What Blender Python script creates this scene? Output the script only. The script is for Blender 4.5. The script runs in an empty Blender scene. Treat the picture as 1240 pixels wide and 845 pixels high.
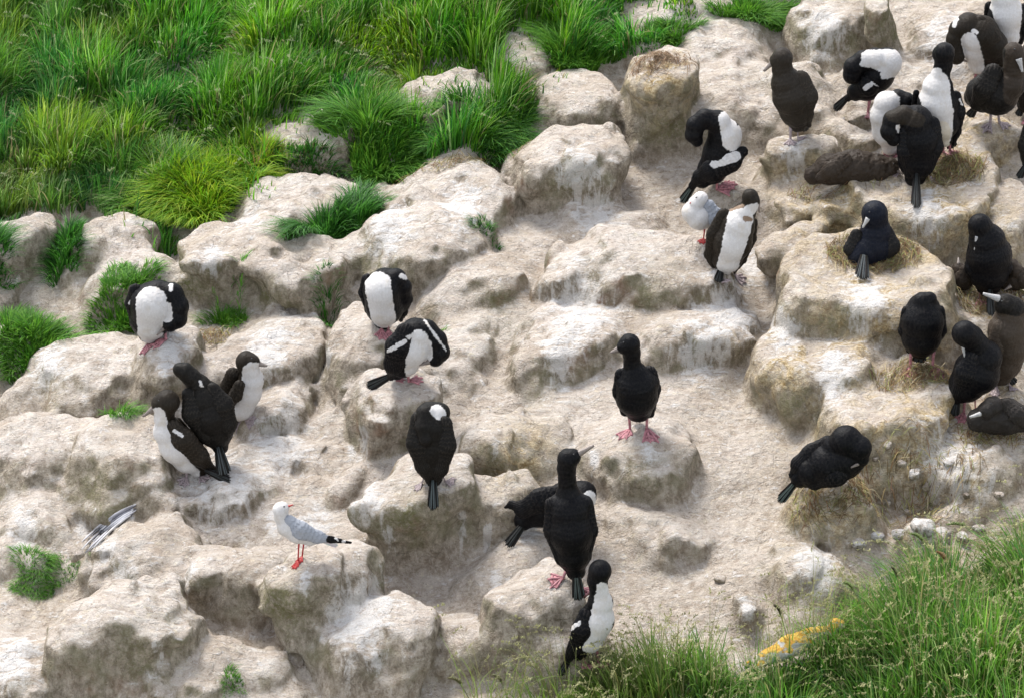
import bpy, math, random
import numpy as np
from mathutils import Vector, Matrix
from mathutils.bvhtree import BVHTree

# ------------------------------------------------------------------ camera, sky, sun, exposure
scene = bpy.context.scene
COL = scene.collection
E = math.radians(27.0)
DIST = 20.0
CAMP = np.array([0.0, -DIST * math.cos(E), DIST * math.sin(E)])
cam_d = bpy.data.cameras.new("camera")
cam = bpy.data.objects.new("camera", cam_d)
COL.objects.link(cam)
cam_d.sensor_width = 36.0
cam_d.lens = 4000.0 / 1240.0 * 36.0
cam_d.clip_start = 0.1
cam_d.clip_end = 2000.0
cam.location = CAMP
cam.rotation_euler = (math.pi / 2 - E, 0, 0)
scene.camera = cam

SUN_EL, SUN_AZ = math.radians(58), math.radians(-35)     # azimuth measured from +Y towards +X
world = bpy.data.worlds.new("World")
scene.world = world
world.use_nodes = True
wn = world.node_tree
for n in list(wn.nodes):
    wn.nodes.remove(n)
wo = wn.nodes.new("ShaderNodeOutputWorld")
bg = wn.nodes.new("ShaderNodeBackground")
sky = wn.nodes.new("ShaderNodeTexSky")
sky.sky_type = 'NISHITA'
sky.sun_disc = False
sky.sun_elevation = SUN_EL
sky.sun_rotation = SUN_AZ
hs = wn.nodes.new("ShaderNodeHueSaturation")
hs.inputs['Saturation'].default_value = 0.35
wn.links.new(sky.outputs[0], hs.inputs['Color'])
wn.links.new(hs.outputs[0], bg.inputs[0])
bg.inputs[1].default_value = 0.12
wn.links.new(bg.outputs[0], wo.inputs[0])

sun_d = bpy.data.lights.new("sun", 'SUN')
sun_d.energy = 1.5
sun_d.angle = math.radians(20)
sun_d.color = (1.0, 0.96, 0.9)
sun = bpy.data.objects.new("sun", sun_d)
COL.objects.link(sun)
sdir = Vector((math.sin(SUN_AZ) * math.cos(SUN_EL), math.cos(SUN_AZ) * math.cos(SUN_EL), math.sin(SUN_EL)))
sun.rotation_euler = sdir.to_track_quat('Z', 'Y').to_euler()
scene.view_settings.view_transform = 'Standard'
scene.view_settings.look = 'None'
scene.view_settings.exposure = 1.74
scene.view_settings.gamma = 1.0
scene.render.engine = 'CYCLES'
scene.cycles.max_bounces = 5
scene.cycles.diffuse_bounces = 3

# ------------------------------------------------------------------ pixel <-> world helpers (photograph 1240 x 845)
F = 4000.0
RT = np.array([1.0, 0, 0])
UP = np.array([0, math.sin(E), math.cos(E)])
FW = np.array([0, math.cos(E), -math.sin(E)])
SL, GX = 0.288, 0.085                       # slope of the hillside away from the camera and to the right

def ray(px, py):
    d = FW * F + RT * (px - 620.0) - UP * (py - 422.5)
    return d / np.linalg.norm(d)

def on_plane(px, py, off=0.0):
    d = ray(px, py)
    n = np.array([-GX, -SL, 1.0])
    t = (off - CAMP @ n) / (d @ n)
    return CAMP + d * t

def project(P):
    Q = np.asarray(P) - CAMP
    z = Q @ FW
    return np.stack([620 + F * (Q @ RT) / z, 422.5 - F * (Q @ UP) / z], -1)

def pscale(P):
    return F / float((np.asarray(P) - CAMP) @ FW)

# ------------------------------------------------------------------ object helpers
def tag(o, label=None, cat=None, group=None, kind=None):
    if label: o["label"] = label
    if cat: o["category"] = cat
    if group: o["group"] = group
    if kind: o["kind"] = kind
    return o

def mesh_np(name, V, Fq, mat=None, parent=None, smooth=True, normals=None, cols=None):
    """one mesh object from numpy arrays; Fq is (n,3) or (n,4)"""
    me = bpy.data.meshes.new(name)
    V = np.asarray(V, np.float32); Fq = np.asarray(Fq, np.int32)
    me.vertices.add(len(V)); me.vertices.foreach_set("co", V.ravel())
    k = Fq.shape[1]
    me.loops.add(len(Fq) * k); me.loops.foreach_set("vertex_index", Fq.ravel())
    me.polygons.add(len(Fq))
    me.polygons.foreach_set("loop_start", np.arange(0, len(Fq) * k, k, dtype=np.int32))
    me.polygons.foreach_set("loop_total", np.full(len(Fq), k, np.int32))
    me.polygons.foreach_set("use_smooth", np.full(len(Fq), smooth, bool))
    me.update(calc_edges=True)
    if cols is not None:
        for nm, arr in cols.items():
            a = me.color_attributes.new(nm, 'FLOAT_COLOR', 'POINT')
            c = np.ones((len(V), 4), np.float32); c[:, :arr.shape[1]] = arr
            a.data.foreach_set("color", c.ravel())
    if normals is not None:
        me.normals_split_custom_set_from_vertices([tuple(n) for n in normals.tolist()])
    if mat: me.materials.append(mat)
    o = bpy.data.objects.new(name, me)
    COL.objects.link(o)
    if parent is not None: o.parent = parent
    return o

def smin(a, b, k):
    h = np.maximum(k - np.abs(a - b), 0.0) / k
    return np.minimum(a, b) - h * h * k * 0.25

def smax(a, b, k):
    return -smin(-a, -b, k)

def surface_nets(f, org, h):
    """naive surface nets of the zero level of a 3-D array"""
    s = f < 0
    nx, ny, nz = f.shape
    c = np.zeros((nx - 1, ny - 1, nz - 1), np.uint8)
    for i in (0, 1):
        for j in (0, 1):
            for k in (0, 1):
                c += s[i:nx - 1 + i, j:ny - 1 + j, k:nz - 1 + k]
    I, J, K = np.nonzero((c > 0) & (c < 8))
    del c
    N = len(I)
    vid = np.full((nx - 1, ny - 1, nz - 1), -1, np.int32)
    vid[I, J, K] = np.arange(N)
    corners = [(i, j, k) for i in (0, 1) for j in (0, 1) for k in (0, 1)]
    val = {q: f[I + q[0], J + q[1], K + q[2]] for q in corners}
    acc = np.zeros((N, 3)); cnt = np.zeros(N)
    for a in corners:
        for ax in range(3):
            if a[ax] == 0:
                b = list(a); b[ax] = 1; b = tuple(b)
                va, vb = val[a], val[b]
                m = (va < 0) != (vb < 0)
                t = np.where(m, va / np.where(m, va - vb, 1), 0)
                p = np.zeros((N, 3)); p[:] = a; p[:, ax] += t
                acc += p * m[:, None]; cnt += m
    V = np.stack([I, J, K], 1) + acc / cnt[:, None]
    V = V * h + np.asarray(org)
    faces = []
    for ax in range(3):
        sl0 = [slice(None)] * 3; sl1 = [slice(None)] * 3
        sl0[ax] = slice(0, -1); sl1[ax] = slice(1, None)
        e = s[tuple(sl0)] != s[tuple(sl1)]
        o1, o2 = [x for x in range(3) if x != ax]
        P = np.stack(np.nonzero(e), 1)
        dims = [nx, ny, nz]
        ok = (P[:, o1] > 0) & (P[:, o2] > 0) & (P[:, o1] < dims[o1] - 1) & (P[:, o2] < dims[o2] - 1)
        P = P[ok]
        ins = s[P[:, 0], P[:, 1], P[:, 2]]
        def g(d1, d2):
            Q = P.copy(); Q[:, o1] += d1; Q[:, o2] += d2
            return vid[Q[:, 0], Q[:, 1], Q[:, 2]]
        q = np.stack([g(-1, -1), g(0, -1), g(0, 0), g(-1, 0)], 1)
        flip = ins if ax != 1 else ~ins
        q[~flip] = q[~flip][:, ::-1]
        faces.append(q)
    return V, np.concatenate(faces)

def vnormals(V, Fq):
    n = np.cross(V[Fq[:, 2]] - V[Fq[:, 0]], V[Fq[:, 3]] - V[Fq[:, 1]])
    out = np.zeros_like(V)
    for k in range(4):
        for c in range(3):
            out[:, c] += np.bincount(Fq[:, k], n[:, c], len(V))
    return out / np.maximum(np.linalg.norm(out, axis=1), 1e-12)[:, None]

def up_mat(n, cell, off=0.0):
    """B-spline upsampling matrix from a coarse lattice to n samples, one lattice point per `cell` samples"""
    x = np.arange(n) / cell + off
    i = np.floor(x).astype(int); t = x - i
    m = int(i.max()) + 4
    M = np.zeros((n, m), np.float32)
    w = [(1 - t) ** 3 / 6, (3 * t ** 3 - 6 * t ** 2 + 4) / 6, (-3 * t ** 3 + 3 * t ** 2 + 3 * t + 1) / 6, t ** 3 / 6]
    for k in range(4):
        M[np.arange(n), i + k] = w[k]
    return M

def lattice_noise(shape, cell, seed):
    rg = np.random.default_rng(seed)
    Ms = [up_mat(n, c) for n, c in zip(shape, cell)]
    a = rg.standard_normal([M.shape[1] for M in Ms]).astype(np.float32) * 1.7
    for ax, M in enumerate(Ms):
        a = np.moveaxis(np.tensordot(M, a, axes=(1, ax)), 0, ax)
    return a

def point_noise(P, scale, seed):
    """smooth value noise at arbitrary points, about -1..1"""
    rg = np.random.default_rng(seed)
    T = rg.random((32, 32, 32)).astype(np.float32) * 2 - 1
    X = np.asarray(P) / scale
    i = np.floor(X).astype(int); t = X - i; t = t * t * (3 - 2 * t)
    out = 0
    for a in (0, 1):
        for b in (0, 1):
            for c in (0, 1):
                w = (t[:, 0] if a else 1 - t[:, 0]) * (t[:, 1] if b else 1 - t[:, 1]) * (t[:, 2] if c else 1 - t[:, 2])
                out = out + w * T[(i[:, 0] + a) % 32, (i[:, 1] + b) % 32, (i[:, 2] + c) % 32]
    return out
# ------------------------------------------------------------------ materials
def nodes(name):
    m = bpy.data.materials.new(name); m.use_nodes = True
    nt = m.node_tree
    return m, nt, nt.nodes["Principled BSDF"]

def N(nt, t, **kw):
    n = nt.nodes.new(t)
    for k, v in kw.items():
        if k in n.inputs.keys() if hasattr(n.inputs, 'keys') else False:
            n.inputs[k].default_value = v
        else:
            setattr(n, k, v)
    return n

def noise(nt, vec, scale, detail=4, rough=0.6, dist=0.0):
    n = nt.nodes.new("ShaderNodeTexNoise")
    n.inputs['Scale'].default_value = scale; n.inputs['Detail'].default_value = detail
    n.inputs['Roughness'].default_value = rough; n.inputs['Distortion'].default_value = dist
    nt.links.new(vec, n.inputs['Vector'])
    return n.outputs['Fac']

def math_n(nt, op, a, b=None, c=None, clamp=False):
    n = nt.nodes.new("ShaderNodeMath"); n.operation = op; n.use_clamp = clamp
    for i, v in enumerate((a, b, c)):
        if v is None: continue
        if isinstance(v, (int, float)): n.inputs[i].default_value = v
        else: nt.links.new(v, n.inputs[i])
    return n.outputs[0]

def ramp(nt, v, lo, hi):
    n = nt.nodes.new("ShaderNodeMapRange"); n.interpolation_type = 'SMOOTHSTEP'
    n.inputs['From Min'].default_value = lo; n.inputs['From Max'].default_value = hi
    nt.links.new(v, n.inputs['Value'])
    return n.outputs['Result']

def mix(nt, f, a, b, mode='MIX'):
    n = nt.nodes.new("ShaderNodeMix"); n.data_type = 'RGBA'; n.blend_type = mode
    if isinstance(f, (int, float)): n.inputs[0].default_value = f
    else: nt.links.new(f, n.inputs[0])
    for idx, v in ((6, a), (7, b)):
        if isinstance(v, tuple): n.inputs[idx].default_value = (*v, 1)
        else: nt.links.new(v, n.inputs[idx])
    return n.outputs[2]

def mapping(nt, vec, sc, rot=(0, 0, 0)):
    n = nt.nodes.new("ShaderNodeMapping")
    n.inputs['Scale'].default_value = sc; n.inputs['Rotation'].default_value = rot
    nt.links.new(vec, n.inputs['Vector'])
    return n.outputs[0]

def rock_material():
    m, nt, bs = nodes("guano rock")
    geo = nt.nodes.new("ShaderNodeNewGeometry")
    pos = geo.outputs['Position']
    att = nt.nodes.new("ShaderNodeVertexColor"); att.layer_name = "zone"
    sep = nt.nodes.new("ShaderNodeSeparateColor"); nt.links.new(att.outputs[0], sep.inputs[0])
    splat, moss, ochre = sep.outputs[0], sep.outputs[1], sep.outputs[2]
    sx = nt.nodes.new("ShaderNodeSeparateXYZ"); nt.links.new(geo.outputs['Normal'], sx.inputs[0])
    nz = sx.outputs['Z']
    n_big = noise(nt, pos, 2.2, 5, 0.6)
    n_mid = noise(nt, pos, 9, 6, 0.65, 0.6)
    n_fine = noise(nt, pos, 42, 6, 0.7)
    n_grit = noise(nt, pos, 130, 3, 0.6)
    streak = noise(nt, mapping(nt, pos, (19, 12, 4.2)), 1.0, 5, 0.65, 0.9)
    crag = noise(nt, mapping(nt, pos, (20, 18, 13)), 1.0, 8, 0.75, 0.25)
    drag = noise(nt, mapping(nt, pos, (7, 24, 20), (0.3, 0.1, 0.5)), 1.0, 5, 0.6, 0.9)
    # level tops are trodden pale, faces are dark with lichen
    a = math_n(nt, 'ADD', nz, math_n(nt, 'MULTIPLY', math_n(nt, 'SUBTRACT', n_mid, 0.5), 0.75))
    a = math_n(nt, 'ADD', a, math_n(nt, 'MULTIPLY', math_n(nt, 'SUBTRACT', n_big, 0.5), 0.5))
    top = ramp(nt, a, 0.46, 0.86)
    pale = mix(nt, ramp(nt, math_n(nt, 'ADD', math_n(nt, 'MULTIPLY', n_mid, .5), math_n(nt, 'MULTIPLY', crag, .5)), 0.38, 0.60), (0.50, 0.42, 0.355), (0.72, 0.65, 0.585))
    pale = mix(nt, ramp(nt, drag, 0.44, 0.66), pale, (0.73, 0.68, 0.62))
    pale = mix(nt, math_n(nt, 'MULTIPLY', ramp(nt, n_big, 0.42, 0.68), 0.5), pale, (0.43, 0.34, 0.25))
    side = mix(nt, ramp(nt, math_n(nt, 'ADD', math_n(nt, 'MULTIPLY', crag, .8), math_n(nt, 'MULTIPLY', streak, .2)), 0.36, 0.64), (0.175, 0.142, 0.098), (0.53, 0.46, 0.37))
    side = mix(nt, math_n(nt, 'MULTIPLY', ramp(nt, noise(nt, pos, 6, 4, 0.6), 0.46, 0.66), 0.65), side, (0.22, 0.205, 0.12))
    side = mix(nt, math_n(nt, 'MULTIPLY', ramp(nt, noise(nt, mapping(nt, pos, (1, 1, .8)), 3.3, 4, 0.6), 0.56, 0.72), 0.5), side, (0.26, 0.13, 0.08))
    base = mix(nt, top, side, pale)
    base = mix(nt, math_n(nt, 'MULTIPLY', moss, math_n(nt, 'ADD', ramp(nt, n_fine, 0.35, 0.65), 0.15), clamp=True), base, (0.17, 0.165, 0.07))
    och = mix(nt, ramp(nt, n_fine, 0.38, 0.62), (0.32, 0.22, 0.09), (0.72, 0.58, 0.36))
    base = mix(nt, math_n(nt, 'MULTIPLY', ochre, math_n(nt, 'ADD', ramp(nt, n_mid, 0.42, 0.6), 0.15), clamp=True), base, och)
    at2 = nt.nodes.new('ShaderNodeVertexColor'); at2.layer_name = 'dirt'
    earth = mix(nt, ramp(nt, crag, .38, .62), (0.40, 0.325, 0.25), (0.65, 0.575, 0.49))
    base = mix(nt, math_n(nt, 'MULTIPLY', at2.outputs[0], .6), base, earth)
    # dark crumbs and pits
    pit = ramp(nt, noise(nt, pos, 34, 5, 0.8), 0.565, 0.65)
    cream = ramp(nt, noise(nt, mapping(nt, pos, (22, 34, 22), (0, 0, .5)), 1.0, 5, .75), 0.56, 0.66)
    base = mix(nt, math_n(nt, 'MULTIPLY', cream, math_n(nt, 'ADD', math_n(nt, 'MULTIPLY', top, .5), .2)), base, (0.74, 0.66, 0.50))
    base = mix(nt, math_n(nt, 'MULTIPLY', pit, 0.6), base, (0.19, 0.14, 0.09))
    # hairline cracks in the dried crust
    wv = nt.nodes.new('ShaderNodeVectorMath'); wv.operation = 'ADD'
    nn_ = nt.nodes.new('ShaderNodeTexNoise'); nn_.inputs['Scale'].default_value = 9; nn_.inputs['Detail'].default_value = 5; nt.links.new(pos, nn_.inputs['Vector'])
    sc_ = nt.nodes.new('ShaderNodeVectorMath'); sc_.operation = 'SCALE'; sc_.inputs['Scale'].default_value = .22
    nt.links.new(nn_.outputs['Color'], sc_.inputs[0]); nt.links.new(pos, wv.inputs[0]); nt.links.new(sc_.outputs[0], wv.inputs[1])
    vc = nt.nodes.new('ShaderNodeTexVoronoi'); vc.feature = 'DISTANCE_TO_EDGE'; vc.inputs['Scale'].default_value = 6.5
    nt.links.new(wv.outputs[0], vc.inputs['Vector'])
    crack = math_n(nt, 'MULTIPLY', math_n(nt, 'SUBTRACT', 1.0, ramp(nt, vc.outputs['Distance'], .0, .05)), ramp(nt, noise(nt, pos, 5, 3, .6), .46, .62))
    base = mix(nt, math_n(nt, 'MULTIPLY', crack, .26), base, (0.17, 0.13, 0.09))
    # guano: scattered flecks plus splats with runs
    fleck = ramp(nt, noise(nt, mapping(nt, pos, (16, 26, 16), (0, 0, 0.5)), 1.0, 5, 0.7, 1.0), 0.565, 0.66)
    g2 = math_n(nt, 'ADD', math_n(nt, 'MULTIPLY', math_n(nt, 'ADD', math_n(nt, 'MULTIPLY', streak, .6), math_n(nt, 'MULTIPLY', crag, .4)), math_n(nt, 'SUBTRACT', 1.0, top)), math_n(nt, 'MULTIPLY', math_n(nt, 'ADD', math_n(nt, 'MULTIPLY', n_fine, .4), math_n(nt, 'MULTIPLY', drag, .6)), top))
    sp = ramp(nt, math_n(nt, 'ADD', math_n(nt, 'MULTIPLY', splat, 0.72), math_n(nt, 'MULTIPLY', math_n(nt, 'SUBTRACT', g2, 0.5), 2.6)), 0.36, 0.72)
    gu = math_n(nt, 'MAXIMUM', math_n(nt, 'MULTIPLY', fleck, math_n(nt, 'MULTIPLY', top, 0.75)), math_n(nt, 'MULTIPLY', sp, math_n(nt, 'ADD', math_n(nt, 'MULTIPLY', top, .35), .5)))
    base = mix(nt, gu, base, (0.80, 0.78, 0.76))
    base = mix(nt, math_n(nt, 'MULTIPLY', ramp(nt, n_grit, 0.3, 0.7), 0.35), base, (0.62, 0.52, 0.42), 'MULTIPLY')
    nt.links.new(base, bs.inputs['Base Color'])
    bs.inputs['Roughness'].default_value = 0.92
    bs.inputs['Specular IOR Level'].default_value = 0.25
    hgt = math_n(nt, 'ADD', math_n(nt, 'MULTIPLY', n_mid, 0.5), math_n(nt, 'MULTIPLY', n_fine, 0.38))
    hgt = math_n(nt, 'ADD', hgt, math_n(nt, 'MULTIPLY', n_grit, 0.10))
    hgt = math_n(nt, 'ADD', hgt, math_n(nt, 'MULTIPLY', math_n(nt, 'ADD', math_n(nt, 'MULTIPLY', crag, 1.6), drag), 0.22))
    hgt = math_n(nt, 'SUBTRACT', hgt, math_n(nt, 'MULTIPLY', crack, .09))
    b = nt.nodes.new("ShaderNodeBump"); b.inputs['Strength'].default_value = 1.0; b.inputs['Distance'].default_value = 0.08
    nt.links.new(hgt, b.inputs['Height']); nt.links.new(b.outputs[0], bs.inputs['Normal'])
    return m
M_ROCK = rock_material()

# ------------------------------------------------------------------ rocks: top centre (px), half width, half depth of the visible top, height of the front face (px)
# options: n roundness, flare, dome, tilt (rise per metre to the right), rot (deg), cr crater, k edge rounding
ROCKS = [
 (30,285,36,22,46,{},"grey boulder half buried in grass at the far left, second from the picture's left edge"),
 (125,286,54,24,40,{},"grey-brown boulder in the grass above the flat pale one by the preening shag"),
 (150,328,52,20,36,{},"flat-topped pale rock just above and left of the shag preening by the grass"),
 (10,352,34,13,14,{},"small pale rock cut by the left edge below the grey boulder"),
 (278,290,74,27,58,dict(n=3,flare=.02,k=.06,tf=0),"large flat-topped boulder below the yellow-green tussock"),
 (366,318,62,22,50,dict(flare=.02,k=.06,tf=0),"smooth flat boulder just right of the largest flat-topped one at the grass edge"),
 (372,232,62,26,36,{},"pale boulder between the yellow tussock and the dark green tuft"),
 (378,158,64,22,28,{},"pale rock lying alone in the grass above the dark green tuft"),
 (550,103,44,23,30,{},"pale rock deep in grass, left of the big grass clump"),
 (640,50,38,20,26,{},"small pale rock showing in the grass near the top middle"),
 (692,108,54,26,40,{},"smooth grey boulder at the right end of the grass bank"),
 (812,16,58,18,16,{},"pale flat rock at the top edge amid green grass"),
 (800,82,52,24,78,dict(k=.06,flare=.05),"tall crumbly brown block beside the smooth grey boulder"),
 (880,42,62,22,24,{},"flat pale rock behind the tall crumbly brown block"),
 (1008,14,54,20,46,{},"pale block with stained front at the top edge, left of the olive pillar"),
 (1081,-2,21,12,72,dict(k=.04,flare=.0),"narrow olive-brown rock pillar at the top edge"),
 (1145,22,52,24,24,{},"pale rock right of the narrow olive pillar"),
 (882,104,62,28,40,{},"pale pink sloping rock left of the standing brown juvenile"),
 (972,94,52,22,46,{},"pale rock directly behind the standing brown juvenile"),
 (1085,78,60,22,30,{},"pale rock behind the preening shag with its white belly raised"),
 (968,172,42,16,56,{},"grey ledge the brown juvenile stands on"),
 (1032,150,30,20,34,{},"small pinkish rock between the brown juvenile and the nest birds"),
 (1012,216,80,32,46,dict(cr=.05,k=.06),"nest mound holding the fluffy brown chick"),
 (1130,214,88,36,66,dict(cr=.07,k=.06),"large round nest mound with a pale rim and straw inside"),
 (1226,250,38,24,42,dict(k=.06),"lumpy pale mound at the right edge behind the round nest"),
 (1052,322,100,36,84,dict(cr=.03),"tall yellowish nest mound under the sitting blue-black shag"),
 (1200,356,62,26,34,dict(cr=.03),"right-hand nest mound with brown chicks behind the black shag"),
 (962,284,50,10,38,dict(flare=-.25,k=.05),"undercut rock with a dark hollow below its lip"),
 (1012,420,82,32,66,dict(n=3),"pale ledge with olive stained face below the tall yellowish mound"),
 (1096,478,84,34,66,dict(cr=.02),"nest mound under the shag showing both pink feet"),
 (1206,528,58,24,36,{},"low mound under the lying chick at the right edge"),
 (1004,578,56,20,40,dict(flare=.3),"straw-skirted nest mound under the crouching black shag"),
 (988,684,46,15,24,{},"smooth chalk-white boulder above the foreground grass"),
 (964,664,38,9,10,{},"thin pale slab just behind the smooth chalk-white boulder"),
 (1112,634,30,12,24,{},"bluish white stone behind the foreground grass stems"),
 (908,736,26,10,8,dict(dome=.2),"small grey-white stone on the slope left of the orange lichen rock"),
 (683,182,66,24,58,dict(n=3),"big block with a pale top below the smooth grey boulder"),
 (530,226,84,28,38,{},"broad pale rock below the big grass clump"),
 (508,278,80,24,52,dict(n=3),"broad pale block right of the dark green tuft"),
 (776,300,84,25,68,dict(n=3,k=.12),"rounded olive-faced boulder in the middle of the upper slope"),
 (708,236,56,20,20,dict(k=.15),"low pale swell below the big pale-topped block"),
 (602,322,66,26,44,dict(k=.14),"rounded hump behind and right of the shag with its head hidden"),
 (692,398,62,30,54,dict(k=.1,flare=.1),"white-splashed boulder with guano runs down its front"),
 (838,388,84,26,48,dict(n=3),"broad ledge behind the lone black standing shag"),
 (330,404,68,32,46,{},"white-topped boulder left of the shag with its head hidden"),
 (437,398,42,30,62,{},"upright rock under the shag with its head hidden"),
 (476,478,62,22,70,dict(flare=-.12),"bulging rock under the shag preening its belly to the right"),
 (560,414,52,22,36,dict(k=.12),"pinkish hump right of the belly-preening shag"),
 (624,512,76,22,48,{},"low block between the hunched shag seen from behind and the lone black shag"),
 (772,528,66,26,52,{},"rock under the lone black standing shag"),
 (862,452,80,22,18,dict(k=.16),"smooth swell right of the lone black standing shag"),
 (104,434,92,24,36,{},"long pale rock at the left with a dark hollow under it"),
 (204,416,50,20,58,{},"rock under the shag preening by the grass"),
 (14,488,36,14,16,{},"small pinkish rock at the left edge below the long pale one"),
 (56,526,72,22,46,{},"rounded rock at the left edge beside the trio of shags"),
 (152,526,62,24,66,{},"stained rock just left of the trio of shags"),
 (262,578,104,20,28,dict(k=.12),"guano-whitened ledge under the trio of shags"),
 (340,536,62,20,24,dict(k=.12),"white speckled slab right of the trio of shags"),
 (182,656,80,28,46,dict(flare=-.05),"flat boulder right of the small round grass patch"),
 (160,726,88,26,92,dict(n=3),"large steep block at the lower left"),
 (284,672,52,20,42,{},"rock left of the gull's boulder"),
 (392,676,74,26,92,dict(flare=-.14,n=2.6),"boulder the grey-winged gull stands on"),
 (490,580,66,24,86,dict(flare=.02),"dark-faced boulder below the hunched shag seen from behind"),
 (590,590,56,22,60,{},"pale hump right of the hunched shag seen from behind"),
 (452,748,76,26,60,{},"white-striped rock right of the gull's boulder at the bottom"),
 (656,706,66,26,84,{},"rock under the pair of black shags"),
 (794,626,80,18,12,dict(k=.18,dome=.1),"smooth swell below the lone black standing shag"),
 (22,792,56,26,44,{},"white-splashed rock in the bottom left corner"),
 (266,792,76,20,34,{},"low rock at the bottom between the steep block and the gull's boulder"),
 (22,618,50,14,18,{},"low pale shelf at the left edge above the small round grass patch"),
 (1180,150,60,22,46,dict(k=.06),"crumbly mound under the dusky bird with the raised bill"),
 (1224,470,30,20,40,{},"crumbly ledge at the right edge beside the brown juvenile"),
 (560,760,60,20,30,dict(k=.14),"faint swell at the bottom below the dark-faced boulder"),
 (340,478,46,16,30,dict(k=.1),"brown earthy shelf between the trio of shags and the upright rock"),
]
HX = 0.015
XR, YR, ZR = (-4.35, 4.35), (-4.1, 5.2), (-0.30, 0.75)
def build_terrain():
    nx = int((XR[1] - XR[0]) / HX); ny = int((YR[1] - YR[0]) / HX); nz = int((ZR[1] - ZR[0]) / HX)
    sh = (nx, ny, nz)
    x = (XR[0] + np.arange(nx) * HX).astype(np.float32)
    y = (YR[0] + np.arange(ny) * HX).astype(np.float32)
    z = (ZR[0] + np.arange(nz) * HX).astype(np.float32)
    c = lambda m: [m / HX] * 3
    W1 = lattice_noise(sh, c(.34), 1) * .08 + lattice_noise(sh, c(.13), 11) * .034
    W2 = lattice_noise(sh, c(.34), 2) * .08 + lattice_noise(sh, c(.13), 12) * .034
    N1 = lattice_noise(sh, c(.17), 3) + .35 * lattice_noise(sh, c(.09), 13); N2 = lattice_noise(sh, c(.05), 4)
    und = lattice_noise((nx, ny, 1), (1.1 / HX, 1.1 / HX, 1), 5)[:, :, 0] * .09 + lattice_noise((nx, ny, 1), (.4 / HX, .4 / HX, 1), 6)[:, :, 0] * .075
    rg = np.random.default_rng(77)
    for _ in range(190):          # low hummocks of trodden earth
        hx, hy = rg.uniform(-4, 4), rg.uniform(-3.6, 4.6)
        ra, rb, hh, th = rg.uniform(.14, .42), rg.uniform(.10, .22), rg.uniform(.03, .12), rg.uniform(-.5, .9)
        ux = (x[:, None] - hx) * math.cos(th) + (y[None, :] - hy) * math.sin(th); uy = -(x[:, None] - hx) * math.sin(th) + (y[None, :] - hy) * math.cos(th)
        und = np.maximum(und, und * .4 + hh * (1.25 - np.minimum(2, (ux / ra) ** 2 + (uy / rb) ** 2)))
    # hillside tips down at the edge of the detailed area, under the wide ground sheet
    ex = np.minimum(np.minimum(x - XR[0], XR[1] - x)[:, None], np.minimum(y - YR[0], YR[1] - y)[None, :])
    und = und - np.clip(1 - ex / .5, 0, 1) ** 2 * .35
    f = (z[None, None, :] - und[:, :, None] + .06) * .9
    f += .022 * N1
    G3 = lattice_noise(sh, c(.15), 31); CR = np.exp(-(G3 / .16) ** 2); del G3
    G3 = lattice_noise(sh, c(.085), 32); CR += .6 * np.exp(-(G3 / .2) ** 2); del G3
    dom = np.zeros(sh, np.uint8)
    for i, (cx, cy, w, d, H, o, lab) in enumerate(ROCKS):
        P = on_plane(cx, cy + d + H)
        s = pscale(P)
        H = H * (1.1 if i < 14 or i in (36, 37, 38, 45, 46) else .95); a = w / s * 1.0; b = d / s / math.sin(E) * 1.05
        top = P[2] + H / s / math.cos(E)
        X0, Y0 = P[0], P[1] + b
        n = o.get('n', 2.4); k = o.get('k', .08 + (i * 23 % 5) * .015) ; fl = o.get('flare', .2 + (i * 29 % 7 - 3) * .06)
        dome = o.get('dome', 0 if 'cr' in o else .38); cr = o.get('cr', 0); tilt = o.get('tilt', .02 + (i * 17 % 5) * .035)
        R = 1.35
        i0, i1 = np.searchsorted(x, [X0 - a * R - .1, X0 + a * R + .1]); j0, j1 = np.searchsorted(y, [Y0 - b * R - .1, Y0 + b * R + .1])
        if i1 <= i0 or j1 <= j0: continue
        S = (slice(i0, i1), slice(j0, j1), slice(None))
        U0 = (x[i0:i1, None, None] - X0) + W1[S]
        V0 = (y[None, j0:j1, None] - Y0) + W2[S]
        th = o.get('rot', (i * 37 % 11 - 5) * 3.0) * math.pi / 180
        U = U0 * math.cos(th) + V0 * math.sin(th); Vv = -U0 * math.sin(th) + V0 * math.cos(th)
        Z = z[None, None, :] + SL * y[None, j0:j1, None] + GX * x[i0:i1, None, None]
        q = ((np.abs(U) / a) ** n + (np.abs(Vv) / b) ** n) ** (1 / n)
        t = np.clip((top - Z) / max(.15, (H / s)), -.5, 1.3)
        rr = (q - 1 - fl * t) * min(a, b)
        tp = top - dome * np.minimum(q, 1.3) ** 2 * min(a, b) * .5 + .035 + tilt * U0 + o.get('tf', .08 + (i * 13 % 4) * .03) * V0
        if cr: tp = tp - cr * np.clip(1.25 - q / .72, 0, 1) ** .7
        dd = smax(rr, (Z - tp) * .93, k) + .026 * N1[S] + .010 * N2[S]
        f0 = f[S]
        upd = dd < f0
        dom[S][upd] = i + 1
        f[S] = smin(f0, dd, .05)
    f += .004 * N2
    f += .008 * CR
    V, Q = surface_nets(f, (XR[0], YR[0], ZR[0]), HX)
    gi = np.clip(np.round((V - [XR[0], YR[0], ZR[0]]) / HX).astype(int), 0, np.array(sh) - 1)
    vid = dom[gi[:, 0], gi[:, 1], gi[:, 2]]
    V[:, 2] += SL * V[:, 1] + GX * V[:, 0]
    return V, Q, vid
TV, TQ, TID = build_terrain()
TN = vnormals(TV, TQ)
if TN[:, 2].mean() < 0:
    TN = -TN; TQ = TQ[:, ::-1]
TREE = BVHTree.FromPolygons(TV.tolist(), TQ.tolist())

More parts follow.
